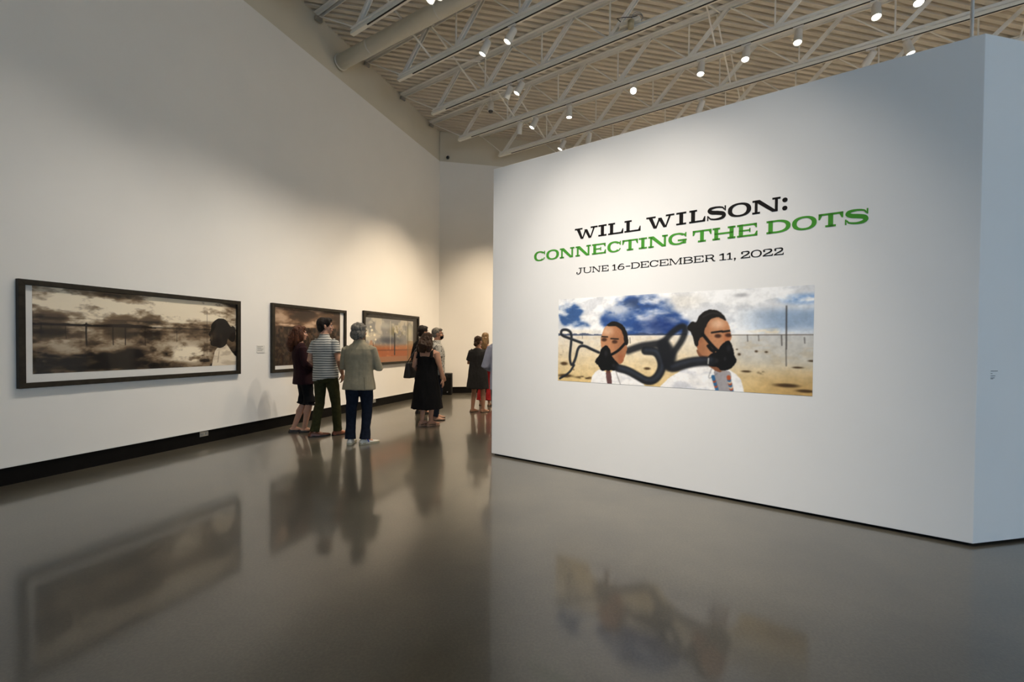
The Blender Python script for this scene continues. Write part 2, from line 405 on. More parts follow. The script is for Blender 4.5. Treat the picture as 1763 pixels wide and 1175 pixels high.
TL(7.50, -5.22, WL(7.7, 0.2), 'lit spotlight tilted left beside a turned-away one, second rail beyond the duct', True, LW)
TL(8.87, -6.19, COR + DB * 1.6 + Vector((0, 0, 0.3)), 'spotlight turned away to the back wall, leftmost on the third rail', False, 460 * PW)
TL(8.87, -5.76, WL(9.1, 0.2), 'lit spotlight tilted left, second on the third rail beyond the duct', True, LW)
TL(8.87, -4.87, JP(8.6, -4.95, 0), 'lit spotlight pointing straight down left of the dazzling one', True, 200 * PW, 60)
TL(8.87, -3.42, Vector((0.8, 4.0, 1.9)), 'dazzling lit spotlight pointing at the viewer', True, 60 * PW, 50)
TL(8.87, -2.14, JP(7.2, -2.2, 0), 'lit spotlight facing the viewer, first right of the dazzling one', True, 160 * PW, 60)
TL(8.87, -1.40, JP(7.0, -1.6, 0), 'lit spotlight facing the viewer, second right of the dazzling one', True, 160 * PW, 60)
TL(8.87, -0.63, JP(7.0, -0.8, 0), 'lit spotlight facing the viewer, third right of the dazzling one', True, 160 * PW, 60)
TL(8.87, 0.37, JP(6.8, 0.5, 0), 'lit spotlight facing the viewer, fourth right of the dazzling one', True, 160 * PW, 60)
TL(8.87, 0.85, JP(6.4, 0.8, 0), 'lit spotlight cut by the top edge, rightmost of the row', True, 160 * PW, 60)
TL(10.25, -5.80, WL(10.6, 0.2), 'lit spotlight tilted left, leftmost on the farthest rail', True, LW)
TL(10.25, -5.07, COR + DB * 3.2 + Vector((0, 0, 0.3)), 'white spotlight turned away, second on the farthest rail', False, 460 * PW)
TL(10.25, -2.46, COR + DB * 5.2 + Vector((0, 0, 1.5)), 'white spotlight half hidden behind the partition top, middle of the farthest rail', False, 620 * PW, 80)
TL(10.25, 0.37, COR + DB * 8.0 + Vector((0, 0, 2.0)), 'dim-lensed white spotlight just left of a lit one behind the partition top', False, 800 * PW, 90)  # lens is dim, but a strong wide beam washes the back wall
TL(10.25, 0.86, JP(9.6, 2.5, 0), 'lit spotlight just above the partition top near its right corner', True, 500 * PW, 80)
# heads outside the frame that wash the partition, the near end of the left wall and, added for bounce onto the ceiling, the unseen walls and floor
def part_pt(s, z): return PD + DP * s + Vector((0, 0, z))
TL(2.04, -3.2, part_pt(0.9, 0.30), 'spotlight over the viewer aimed at the left third of the partition', True, 480 * PW, 50, NEUT)
TL(2.04, -2.0, part_pt(1.95, 0.30), 'spotlight over the viewer aimed at the middle of the partition', True, 640 * PW, 50, NEUT)
TL(2.04, -0.9, part_pt(2.9, 0.30), 'spotlight over the viewer aimed at the right third of the partition', True, 360 * PW, 50, NEUT)
TL(3.41, -4.4, WL(4.1, -0.3), 'spotlight over the viewer aimed at the long framed panorama', True, 0.42 * LW, 62, NEUT)
TL(2.04, -4.2, WL(2.7, -0.3), 'spotlight over the viewer aimed at the near end of the left wall', True, 0.42 * LW, 62, NEUT)
TL(10.25, 4.0, Vector((13.5, 13.0, 2.0)), 'added unseen bounce spotlight behind the partition aimed at the far right corner', True, 1000 * PW, 95)  # this and the next four: unseen heads added for warm ceiling bounce
TL(8.87, 5.0, Vector((15.0, 8.0, 2.0)), 'added unseen bounce spotlight right of the partition aimed high on the right wall', True, 1000 * PW, 95)
TL(7.50, 4.5, Vector((15.0, 4.0, 2.0)), 'added unseen bounce spotlight right of the partition aimed low on the right wall', True, 800 * PW, 95)
TL(6.15, 1.0, JP(7.0, 1.5, 0), 'added unseen bounce spotlight right of the partition pointing straight down', True, 500 * PW, 90)
TL(4.78, -2.6, JP(6.6, -3.6, 0), 'added unseen bounce spotlight above the partition pointing down to the floor beyond it', True, 350 * PW, 80)

# ------------------------------------------------------------------ small fixtures
# hanging camera with dark lens, dome camera on the back wall, floor speaker, outlets, wall labels
hc = thing('hanging_camera', 'white cylinder camera with black lens hanging under the deck', 'camera', loc=JP(8.45, -6.75, 6.98))
MB().tube([(0, 0, 0.15), (0, 0, 0.50)], 0.012, 8).obj('drop_rod', M_STEEL, hc, True)
MB().tube([(0, 0, -0.06), (0, 0, -0.055), (0, 0, 0.13), (0, 0, 0.155)], [0.06, 0.072, 0.075, 0.04], 20).obj('camera_housing', M_LAMP, hc, True)
MB().ell((0, 0, -0.06), (0.055, 0.055, 0.05)).obj('lens_dome', M_GLASSD, hc, True)
dm_ = COR + DB * 0.225 - NB * 0.03; dm_.z = 6.78
dc = thing('dome_camera', 'small black dome camera high on the back wall by the corner', 'camera', loc=dm_)
MB().tube([-NB * 0.0, NB * 0.05], 0.055, 20).obj('mount_ring', M_LAMP, dc, True)
MB().ell(NB * 0.06 + Vector((0, 0, -0.02)), (0.05, 0.05, 0.05)).obj('dome', M_GLASSD, dc, True)

sp = thing('floor_speaker', 'black loudspeaker cabinet on the floor in the far corner', 'speaker', loc=(-1.86, 12.86, 0), rz=radians(-4))
MB().prism([(-0.2, -0.16), (0.2, -0.16), (0.16, 0.16), (-0.16, 0.16)], 0.0, 0.60).obj('cabinet', M_BLACK, sp, bevel=0.02)
MB().box((0, -0.165, 0.27), 0.34, 0.012, 0.44).obj('grille', mat('speaker_grille', (0.008, 0.008, 0.008), 0.8, bump=0.2, bscale=300, spec=0.1), sp, bevel=0.004)
MB().box((0, -0.165, 0.535), 0.16, 0.014, 0.05).obj('handle_recess', M_SLOT, sp, bevel=0.004)
MB().tube([(0.08, -0.165, 0.085), (0.08, -0.178, 0.085)], 0.018, 14).obj('badge', M_METAL, sp)

def outlet(t, label):
    o = thing('outlet_plate', label, 'outlet', 'outlets in the base strip', loc=WL(t, 0.135, -0.02), rz=-A_L + pi / 2)
    X = Vector((1, 0, 0)); 
    MB().box((0, -0.004, 0), 0.125, 0.012, 0.072).obj('cover_plate', M_METAL, o, bevel=0.003)
    for dx in (-0.03, 0.03):
        MB().box((dx, -0.011, 0), 0.034, 0.006, 0.028).obj('socket', mat('socket_grey', (0.25, 0.25, 0.24), 0.5), o)
    return o
outlet(4.718, 'metal outlet plate in the black base under the sepia panorama')
outlet(8.70, 'metal outlet plate in the black base beyond the man in the blazer')

M_CARD = mat('label_card', (0.74, 0.73, 0.69), 0.7); M_TXT = mat('label_print', (0.18, 0.18, 0.18), 0.7)
lb = thing('wall_label', 'small white caption card between the panorama and the middle frame', 'label', loc=WL(5.66, 1.33, 0.0), rz=pi / 2 - A_L)
MB().box((0, -0.003, 0), 0.15, 0.006, 0.12).obj('card', M_CARD, lb)
for k, wd in enumerate((0.10, 0.07, 0.11, 0.09)):
    MB().box((-0.065 + wd / 2, -0.0065, 0.04 - 0.022 * k), wd, 0.002, 0.006).obj('print_line', M_TXT, lb)
lb2 = thing('wall_label', 'tiny four line caption lettering on the side face of the partition', 'label', loc=PC + DR * 0.165 + Vector((0, 0, 1.25)), rz=pi / 2 - A_R)
for k, (zz, wd) in enumerate(((0.030, 0.066), (0.011, 0.014), (-0.006, 0.042), (-0.020, 0.036), (-0.027, 0.022))):
    MB().box((-0.035 + wd / 2, -0.001, zz), wd, 0.002, 0.0045).obj('print_line', M_TXT, lb2)

# ------------------------------------------------------------------ title lettering (vinyl on the partition)
def arc(cx, cy, rx, ry, Tx, Ty, a0, a1, n=28, e=2.25):
    def pt(a, rx_, ry_):
        c, s_ = cos(a), sin(a)
        return (cx + rx_ * math.copysign(abs(c) ** (2 / e), c), cy + ry_ * math.copysign(abs(s_) ** (2 / e), s_))
    aa = [a0 + (a1 - a0) * i / n for i in range(n + 1)]
    out = [pt(a, rx, ry) for a in aa]; inn = [pt(a, rx - Tx, ry - Ty) for a in aa]
    return [[out[i], out[i + 1], inn[i + 1], inn[i]] for i in range(n)]
def rect(x0, y0, x1, y1): return [(x0, y0), (x1, y0), (x1, y1), (x0, y1)]
def disc(cx, cy, rx, ry, n=20): return [(cx + rx * cos(2 * pi * i / n), cy + ry * sin(2 * pi * i / n)) for i in range(n)]
def ribbon(pts, wid, sub=8):
    P = [Vector((*p, 0)) for p in pts]; out = []; W_ = []
    for i in range(len(P) - 1):
        p0 = P[max(i - 1, 0)]; p1 = P[i]; p2 = P[i + 1]; p3 = P[min(i + 2, len(P) - 1)]
        for k in range(sub):
            t = k / sub
            out.append(0.5 * ((2 * p1) + (p2 - p0) * t + (2 * p0 - 5 * p1 + 4 * p2 - p3) * t * t + (3 * p1 - p0 - 3 * p2 + p3) * t ** 3))
            W_.append(wid[i] * (1 - t) + wid[i + 1] * t)
    out.append(P[-1]); W_.append(wid[-1]); L = []; Rr = []
    for i, p in enumerate(out):
        d = (out[min(i + 1, len(out) - 1)] - out[max(i - 1, 0)]).normalized(); nn = Vector((-d.y, d.x, 0)) * (W_[i] / 2)
        L.append((p + nn)[:2]); Rr.append((p - nn)[:2])
    return [[tuple(L[i]), tuple(L[i + 1]), tuple(Rr[i + 1]), tuple(Rr[i])] for i in range(len(out) - 1)]
def glyph(c, w, T, t):
    """slab-serif capital in a box of width w and height 1; T stem, t hairline"""
    g = []; U = g.append; rad = radians
    if c == 'I': U(rect((w - T) / 2, 0, (w + T) / 2, 1)); U(rect(0, 0, w, t)); U(rect(0, 1 - t, w, 1))
    elif c == 'L':
        a = 0.12 * w; U(rect(a, 0, a + T, 1)); U(rect(0, 0, w, t)); U(rect(0, 1 - t, 2 * a + T, 1))
        U([(w, 0), (w, .42), (w - .07, .42), (w - .20, t), (w - .20, 0)])
    elif c == 'N':
        a = 0.09 * w; n_ = T * .62; U(rect(a, 0, a + n_, .95)); U(rect(0, 0, 2 * a + n_, t)); U(rect(w - a - n_, 0, w - a, 1)); U(rect(w - 2 * a - n_, 1 - t, w, 1))
        U([(0, 1), (a + T * 1.05, 1), (w - a, 0), (w - a - T * 1.15, 0), (a + .06, 1 - t), (0, 1 - t)])
    elif c == 'W':
        U(rect(0, 1 - t, .34 * w, 1)); U(rect(.70 * w, 1 - t, w, 1))
        U([(.06 * w, 1), (.06 * w + T * 1.1, 1), (.33 * w + T * .35, 0), (.33 * w - T * .45, 0)])
        U([(.33 * w - .02, 0), (.33 * w + T * .35, 0), (.52 * w, .82), (.52 * w - T * .5, .82)])
        U([(.42 * w, .82), (.42 * w + T * 1.0, .82), (.68 * w + T * .35, 0), (.68 * w - T * .45, 0)])
        U([(.68 * w - .02, 0), (.68 * w + T * .35, 0), (.90 * w, 1), (.90 * w - T * .55, 1)])
    elif c == 'E':
        a = 0.09 * w; U(rect(a, 0, a + T, 1)); U(rect(0, 0, w, t)); U(rect(0, 1 - t, w * .97, 1)); U(rect(a, .5 - t * .42, .66 * w, .5 + t * .42))
        U(rect(.60 * w, .34, .60 * w + .09, .66))
        U([(w, 0), (w, .38), (w - .08, .38), (w - .2, t), (w - .2, 0)]); U([(w * .97, 1), (w * .97, .66), (w * .97 - .08, .66), (w * .97 - .2, 1 - t), (w * .97 - .2, 1)])
    elif c == 'T':
        m = w / 2; U(rect(m - T / 2, 0, m + T / 2, 1)); U(rect(m - T * 1.05, 0, m + T * 1.05, t)); U(rect(0, 1 - t, w, 1))
        U([(0, 1), (0, .58), (.09, .58), (.22, 1 - t), (.22, 1)]); U([(w, 1), (w, .58), (w - .09, .58), (w - .22, 1 - t), (w - .22, 1)])
    elif c == 'H':
        a = .08 * w
        for x in (a, w - a - T): U(rect(x, 0, x + T, 1)); U(rect(x - a, 0, x + T + a, t)); U(rect(x - a, 1 - t, x + T + a, 1))
        U(rect(a, .5 - t / 2, w - a, .5 + t / 2))
    elif c == 'D':
        a = .08 * w; xm = .42 * w; U(rect(a, 0, a + T, 1)); U(rect(0, 0, xm, t)); U(rect(0, 1 - t, xm, 1))
        g += arc(xm, .5, w - xm, .5, T, t, -pi / 2, pi / 2)
    elif c in 'O0': g += arc(w / 2, .5, w / 2, .515, T, t, 0, 2 * pi, 48)
    elif c in 'CG':
        g += arc(w / 2, .5, w / 2, .515, T, t, rad(38), rad(318), 40)
        U([(w * .98, 1), (w * .98, .62), (w * .98 - .07, .62), (w * .80, .84), (w * .98 - .10, .92), (w * .98 - .09, 1)])
        if c == 'G':
            U(rect(w * .97 - T, .06, w * .97, .44)); U(rect(w * .52, .44 - t, w, .44))
        else: U([(w * .84, .20), (w * .80, .06), (w * .90, .14), (w * .985, .30), (w * .90, .33)])
    elif c == 'S':
        x = w; k = T * .95
        g += ribbon([(.90 * x, .70), (.80 * x, .88), (.50 * x, .955), (.20 * x, .90), (.12 * x, .74), (.26 * x, .60), (.55 * x, .52), (.82 * x, .42), (.88 * x, .25), (.76 * x, .09), (.48 * x, .04), (.18 * x, .12), (.08 * x, .30)],
                    [t * .5, t * .8, t, t * 1.5, k, k * 1.05, k * 1.05, k * 1.05, k, t * 1.5, t, t * .8, t * .5])
        U(rect(.98 * x - .09, .62, .98 * x, 1)); U(rect(.0, 0, .09, .38))
    elif c == 'J':
        U(rect(.42 * w, 1 - t, w, 1)); U(rect(.64 * w, .28, .64 * w + T, 1)); g += ribbon([(.64 * w + T / 2, .30), (.60 * w, .08), (.36 * w, -.08), (.12 * w, .02), (.10 * w, .20)], [T, T * .9, t, t, t * .6])
        U(disc(.15 * w, .17, T * .62, T * .62))
    elif c == 'U':
        a = .08 * w
        for x, ww in ((a, T), (w - a - T * .7, T * .7)): U(rect(x, .35, x + ww, 1)); U(rect(x - a, 1 - t, x + ww + a, 1))
        g += arc(w / 2, .36, w / 2 - a, .38, T * .85, t, pi, 2 * pi)
    elif c == 'M':
        a = .07 * w; n_ = T * .6; U(rect(a, 0, a + n_, 1)); U(rect(w - a - T, 0, w - a, 1)); U(rect(0, 0, 2 * a + n_, t)); U(rect(w - 2 * a - T, 0, w, t))
        U(rect(0, 1 - t, a + T, 1)); U(rect(w - a - T, 1 - t, w, 1))
        U([(a, 1), (a + T * 1.2, 1), (.5 * w + T * .4, 0.05), (.5 * w - T * .5, 0.05)]); U([(w - a - T * .4, 1), (w - a - T * 1.0, 1), (.5 * w - T * .3, 0.05), (.5 * w + T * .3, 0.05)])
    elif c == 'B':
        a = .08 * w; xm = .55 * w; U(rect(a, 0, a + T, 1))
        for y in (0, 1 - t): U(rect(0, y, xm, y + t))
        U(rect(a, .52 - t / 2, xm, .52 + t / 2)); g += arc(xm, .75, .94 * w - xm, .25, T, t, -pi / 2, pi / 2); g += arc(xm, .27, w - xm, .27, T, t, -pi / 2, pi / 2)
    elif c == 'R':
        a = .08 * w; xm = .5 * w; U(rect(a, 0, a + T, 1)); U(rect(0, 0, 2 * a + T, t)); U(rect(0, 1 - t, xm, 1)); U(rect(a, .47 - t / 2, xm, .47 + t / 2))
        g += arc(xm, .73, .88 * w - xm, .27, T, t, -pi / 2, pi / 2); g += ribbon([(.52 * w, .46), (.70 * w, .38), (.78 * w, .14), (.88 * w, .04), (w, .05)], [t, T * .9, T, T * .7, t])
    elif c == '1':
        m = w * .55; U(rect(m - T / 2, 0, m + T / 2, 1)); U(rect(0.05 * w, 0, w, t)); U([(m, 1), (m - T / 2, 1), (0, .82), (0, .74), (m, .80)])
    elif c == '2':
        g += ribbon([(.10 * w, .72), (.14 * w, .90), (.45 * w, 1 - t / 2), (.80 * w, .90), (.86 * w, .70), (.66 * w, .48), (.34 * w, .30), (.10 * w, .10)], [t * .7, t, t, T * .9, T, T * .9, t * 1.4, t * 1.2])
        U(rect(.03 * w, 0, w, t * 1.25)); U([(w, 0), (w, .30), (w - .06, .30), (w - .16, t), (w - .16, 0)]); U(disc(.17 * w, .72, T * .6, T * .6))
    elif c == '6':
        g += arc(w / 2, .31, w / 2, .32, T, t, 0, 2 * pi, 36); g += ribbon([(.90 * w, .86), (.66 * w, .96), (.30 * w, .80), (.12 * w, .50), (.10 * w, .30)], [t * .8, t, T * .8, T, T])
    elif c == '-': U(rect(0, .42, w, .42 + t * 1.3))
    elif c == ',': U(disc(w / 2, .09, w * .5, .11)); U([(w * .95, .09), (w * .55, -.18), (w * .1, -.22), (w * .15, -.17), (w * .5, .02)])
    elif c == ':': U(disc(w / 2, .14, .163, .163)); U(disc(w / 2, .72, .163, .163))
    return g
M_PART_FRAME = Matrix(((DP.x, 0, NP.x, 0), (DP.y, 0, NP.y, 0), (0, 1, 0, 0), (0, 0, 0, 1)))
def text_line(label, letters, zb_, hgt, T, t, m):
    root = thing('wall_lettering', label, 'lettering', 'exhibition title lettering')
    root.matrix_world = Matrix.Translation(part_pt(letters[0][1], zb_)) @ M_PART_FRAME
    x0 = letters[0][1]; cache = {}
    for c, a, b in letters:
        wd = (b - a) / hgt; mb = MB()
        for poly in glyph(c, wd, T, t): mb.prism([(x * hgt, y * hgt) for x, y in poly], 0.0002, 0.0022)
        o = mb.obj('letter', m, root); o.location = (a - x0, 0, 0)
L1 = [('W', 1.187, 1.468), ('I', 1.478, 1.574), ('L', 1.594, 1.766), ('L', 1.779, 1.955), ('W', 2.015, 2.299), ('I', 2.309, 2.434), ('L', 2.442, 2.591), ('S', 2.608, 2.775), ('O', 2.789, 2.984), ('N', 2.993, 3.214), (':', 3.227, 3.268)]
L1[5] = ('I', 2.318, 2.414)
L2 = [('C', 0.636, 0.793), ('O', 0.808, 0.981), ('N', 0.993, 1.183), ('N', 1.198, 1.389), ('E', 1.404, 1.57), ('C', 1.587, 1.744), ('T', 1.757, 1.929), ('I', 1.938, 2.025), ('N', 2.039, 2.237), ('G', 2.243, 2.421), ('T', 2.477, 2.649), ('H', 2.658, 2.857), ('E', 2.87, 3.038), ('D', 3.109, 3.293), ('O', 3.304, 3.482), ('T', 3.494, 3.663), ('S', 3.675, 3.828)]
L3 = [('J', 1.207, 1.289), ('U', 1.297, 1.402), ('N', 1.409, 1.509), ('E', 1.521, 1.604), ('1', 1.646, 1.695), ('6', 1.708, 1.784), ('-', 1.799, 1.848), ('D', 1.856, 1.953), ('E', 1.959, 2.049), ('C', 2.057, 2.146), ('E', 2.155, 2.248), ('M', 2.254, 2.381), ('B', 2.39, 2.483), ('E', 2.49, 2.582), ('R', 2.593, 2.686), ('1', 2.72, 2.783), ('1', 2.787, 2.834), (',', 2.846, 2.865), ('2', 2.902, 2.982), ('0', 2.987, 3.075), ('2', 3.08, 3.162), ('2', 3.168, 3.245)]
text_line('black slab serif lettering reading WILL WILSON: at the top of the partition', L1, 2.639, 0.123, 0.30, 0.135, M_LETB)
text_line('green slab serif lettering reading CONNECTING THE DOTS on the partition', L2, 2.446, 0.115, 0.30, 0.145, M_LETG)
text_line('small black lettering reading JUNE 16-DECEMBER 11, 2022 on the partition', L3, 2.251, 0.064, 0.20, 0.10, M_LETB)
# ------------------------------------------------------------------ framed photographs and the wall print
def vnoise(x, y, seed):
    rg = np.random.RandomState(seed); G = rg.rand(64, 64)
    xi = np.floor(x).astype(int); yi = np.floor(y).astype(int); fx = x - xi; fy = y - yi
    fx = fx * fx * (3 - 2 * fx); fy = fy * fy * (3 - 2 * fy)
    g = lambda a, b: G[a % 64, b % 64]
    return (g(xi, yi) * (1 - fx) + g(xi + 1, yi) * fx) * (1 - fy) + (g(xi, yi + 1) * (1 - fx) + g(xi + 1, yi + 1) * fx) * fy
def fbm(x, y, seed, octv=5, gain=0.55):
    s_ = np.zeros_like(x); a = 1.0; tot = 0
    for k in range(octv):
        s_ += a * vnoise(x * 2 ** k + 7.3 * k, y * 2 ** k + 3.1 * k, seed + k); tot += a; a *= gain
    return s_ / tot
def sstep(a, b, x):
    t = np.clip((x - a) / (b - a), 0, 1); return t * t * (3 - 2 * t)
class Canvas:
    def __init__(s, W_, H_, nx, ny):
        s.W, s.H, s.nx, s.ny = W_, H_, nx, ny
        s.x, s.y = np.meshgrid(np.linspace(0, W_, nx + 1), np.linspace(0, H_, ny + 1))
        s.c = np.ones((ny + 1, nx + 1, 3))
    def over(s, m, col):
        col = np.asarray(col, float)
        s.c = s.c * (1 - m[..., None]) + (col if col.ndim == 3 else col[None, None, :]) * m[..., None]
    @staticmethod
    def chaikin(pts, closed=True, it=2):
        for _ in range(it):
            n_ = len(pts); q = [] if closed else [pts[0]]
            for i in range(n_ if closed else n_ - 1):
                (a, b), (c, d) = pts[i], pts[(i + 1) % n_]; q += [(.75 * a + .25 * c, .75 * b + .25 * d), (.25 * a + .75 * c, .25 * b + .75 * d)]
            if not closed: q.append(pts[-1])
            pts = q
        return pts
    def poly(s, pts, soft=0.0):
        pts = s.chaikin(list(pts))
        x, y = s.x, s.y
        if soft:   # wobble the outline a little
            x = x + (fbm(s.x * 14, s.y * 14, 5, 3) - .5) * soft; y = y + (fbm(s.x * 14 + 9, s.y * 14, 8, 3) - .5) * soft
        ins = np.zeros(x.shape, bool); n_ = len(pts)
        for i in range(n_):
            x0, y0 = pts[i]; x1, y1 = pts[(i + 1) % n_]
            if y0 == y1: continue
            cr = ((y0 > y) != (y1 > y)) & (x < (x1 - x0) * (y - y0) / (y1 - y0) + x0); ins ^= cr
        return ins.astype(float)
    def stroke(s, pts, w0, w1=None, soft=0.006):
        w1 = w0 if w1 is None else w1; m = np.zeros(s.x.shape)
        if len(pts) > 2: pts = s.chaikin(list(pts), False)
        n_ = len(pts) - 1
        for i in range(n_):
            (ax, ay), (bx, by) = pts[i], pts[i + 1]; dx, dy = bx - ax, by - ay; L = dx * dx + dy * dy + 1e-9
            t = np.clip(((s.x - ax) * dx + (s.y - ay) * dy) / L, 0, 1)
            d = np.hypot(s.x - ax - t * dx, s.y - ay - t * dy); wd = w0 + (w1 - w0) * (i + t) / n_
            m = np.maximum(m, 1 - sstep(wd / 2 - soft / 2, wd / 2 + soft / 2, d))
        return m
    def blob(s, cx, cy, rx, ry, soft=0.5):
        d = np.hypot((s.x - cx) / rx, (s.y - cy) / ry); return 1 - sstep(1 - soft, 1, d)
    def blur(s, m, k):
        for _ in range(k):
            p = np.pad(m, 1, mode='edge'); m = (p[:-2, 1:-1] + p[2:, 1:-1] + p[1:-1, :-2] + p[1:-1, 2:] + 2 * m) / 6
        return m
    def mesh(s, name, mt):
        """print surface: grid in its own XZ plane (x right, z up, facing -y)"""
        nv = (s.nx + 1) * (s.ny + 1)
        co = np.stack([s.x.ravel(), np.zeros(nv), s.y.ravel()], 1)
        i = (np.arange(s.ny)[:, None] * (s.nx + 1) + np.arange(s.nx)[None, :]).ravel()
        fc = np.stack([i, i + 1, i + s.nx + 2, i + s.nx + 1], 1)
        me = bpy.data.meshes.new(name); me.vertices.add(nv); me.vertices.foreach_set('co', co.ravel())
        me.loops.add(fc.size); me.loops.foreach_set('vertex_index', fc.ravel().astype(np.int32))
        me.polygons.add(len(fc)); me.polygons.foreach_set('loop_start', np.arange(0, fc.size, 4, dtype=np.int32))
        me.update(calc_edges=True)
        at = me.color_attributes.new('ink', 'FLOAT_COLOR', 'POINT')
        c = np.clip(s.c, 0, 1); lin = np.where(c <= .04045, c / 12.92, ((c + .055) / 1.055) ** 2.4)
        rgba = np.concatenate([lin.reshape(-1, 3), np.ones((nv, 1))], 1).astype(np.float32)
        at.data.foreach_set('color', rgba.ravel()); me.materials.append(mt); return me
def ink_material(name, rough=0.5, coat=0.0, gain=1.0):
    m = bpy.data.materials.new(name); m.use_nodes = True; nt = m.node_tree; b = nt.nodes['Principled BSDF']
    a = nt.nodes.new('ShaderNodeVertexColor'); a.layer_name = 'ink'
    g = nt.nodes.new('ShaderNodeTexNoise'); g.inputs['Scale'].default_value = 900
    mx = nt.nodes.new('ShaderNodeMix'); mx.data_type = 'RGBA'; mx.blend_type = 'OVERLAY'; mx.inputs[0].default_value = 0.04
    nt.links.new(a.outputs['Color'], mx.inputs[6]); nt.links.new(g.outputs['Fac'], mx.inputs[7]); nt.links.new(mx.outputs[2], b.inputs['Base Color'])
    b.inputs['Roughness'].default_value = rough; b.inputs['Specular IOR Level'].default_value = 0.3; b.inputs['Coat Weight'].default_value = coat; b.inputs['Coat Roughness'].default_value = 0.03
    return m
M_INK = ink_material('print_ink', 0.6); M_INKG = ink_material('print_ink_glazed', 0.6)

# --- wall print: stormy salt flat with two plain masked figures
cv = Canvas(2.49, 0.947, 620, 236); X, Y = cv.x, cv.y; hz = 0.525
n1 = fbm(X * 2.2, Y * 5, 11, 6); n2 = fbm(X * 4.5 + 3, Y * 9, 23, 5); n3 = fbm(X * 9, Y * 22, 31, 4)
sky = np.ones_like(cv.c) * np.array([.97, .97, .97])
cv.c = sky
cv.over(sstep(.46, .62, n2) * .35, (.62, .64, .68))
bl = cv.blur(cv.poly([(0.0, 0.934), (0.244, 0.887), (0.364, 0.811), (0.205, 0.745), (0.424, 0.634), (0.386, 0.608), (0.003, 0.622)], .10), 34)
cv.over(np.clip(bl * sstep(.34, .64, n1 * .4 + n2 * .4 + n3 * .2) * 1.3, 0, .95), (.20, .34, .56))
bs = cv.blur(cv.poly([(0.45, 0.74), (0.62, 0.80), (0.773, 0.925), (0.913, 0.955), (1.179, 0.945), (1.354, 0.797), (1.462, 0.685), (1.434, 0.52), (1.152, 0.51), (0.848, 0.51), (0.60, 0.60)], .14), 50)
cv.over(np.clip(bs * sstep(.26, .66, n2 * .5 + n1 * .3 + n3 * .2) * 1.25, 0, 1), (.19, .32, .56))
cv.over(cv.blob(1.18, .62, .36, .16, .9) * .75, (.09, .18, .42)); cv.over(cv.blob(.95, .86, .30, .10, .9) * sstep(.4, .6, n3) * .7, (.20, .25, .36))
cv.over(cv.blob(.72, .80, .26, .12, .9) * sstep(.45, .58, n2) * .85, (.86, .87, .89)); cv.over(cv.blob(1.42, .86, .30, .13, .9) * .55, (.80, .78, .74))
rb = sstep(1.75, 2.3, X) * sstep(.50, .62, Y) * (1 - sstep(.70, .80, Y)); cv.over(rb * .75 * sstep(.30, .6, n1 + .1), (.52, .63, .76))
cv.over(cv.blob(2.42, .83, .26, .07, .9) * .8 * sstep(.4, .6, n2 + .05), (.35, .55, .80)); cv.over(cv.blob(1.93, .89, .10, .03, .9) * .6, (.55, .55, .57))
cv.over(cv.blob(2.2, .555, .30, .035, .8) * sstep(.4, .55, n3) * .9, (.95, .90, .80))
cv.over((cv.blob(.25, .56, .5, .05, .8)) * .6, (.92, .88, .80))
mt = (Y < hz + .035 * fbm(X * 9, Y * 0, 77, 4) * (X < 1.45)) & (Y >= hz); cv.over(mt * .85, (.20, .25, .36))
gd = (Y < hz).astype(float); dep = np.clip((hz - Y) / hz, 0, 1)
sand = np.array([.90, .87, .82])[None, None] * (1 - dep[..., None]) + np.array([.90, .78, .54])[None, None] * dep[..., None]
cv.over(gd, sand)
cv.over(gd * sstep(1.75, 2.0, X) * (1 - sstep(.35, .75, dep)) * .55, (.72, .74, .76)); cv.over(gd * sstep(.5, .72, n3) * .2, (.74, .62, .42))
cv.over(gd * sstep(.4, 1.0, dep) * sstep(1.8, 2.4, X) * .55, (.66, .50, .27))
for (cx, cy, rx, ry) in ((.04, .33, .04, .04), (.08, .20, .07, .03), (.10, .06, .14, .03), (.34, .05, .16, .025), (.21, .135, .025, .016), (1.06, .18, .05, .02), (1.40, .46, .02, .01), (1.92, .345, .02, .018), (2.06, .375, .02, .015), (2.14, .37, .02, .012), (1.98, .19, .06, .014), (2.10, .185, .04, .022), (2.38, .24, .06, .012), (2.30, .08, .14, .025), (2.44, .04, .10, .02), (2.48, .30, .04, .012), (1.90, .39, .015, .01)):
    cv.over(cv.blob(cx, cy, rx, ry, .7) * np.clip(sstep(.35, .55, n3 + .1), 0, 1) * .9, (.24, .17, .10))
for (px_, h0, h1, w_) in ((2.289, .775, .40, .010), (2.291, .40, .25, .006), (2.255, .52, .43, .007), (1.985, .525, .465, .006), (2.075, .522, .47, .005), (2.425, .50, .45, .006), (.87, .50, .44, .006), (.31, .53, .49, .004)):
    cv.over(cv.stroke([(px_, h0), (px_ + .004, h1)], w_, w_, .006) * .85, (.16, .14, .13))
cv.over(((abs(Y - hz) < .004) & (X > 1.8)) * .7, (.30, .25, .2))
SK = (.75, .53, .38); SKD = (.52, .33, .22); HR = (.10, .09, .085); SH = (.97, .96, .95); MK = (.055, .058, .065); HO = (.10, .11, .13)
hz3 = [(0.851, 0.361), (0.988, 0.412), (1.121, 0.43), (1.202, 0.439)]
for pts, wd, sf in ((hz3, .075, .04), ([(1.217, 0.447), (1.311, 0.558), (1.402, 0.62), (1.441, 0.588), (1.419, 0.495), (1.359, 0.401), (1.306, 0.321)], .06, .035), ([(1.226, .42), (1.29, .33), (1.27, .24)], .14, .05)):
    cv.over(cv.stroke(pts, wd, wd, sf) * .92, HO)
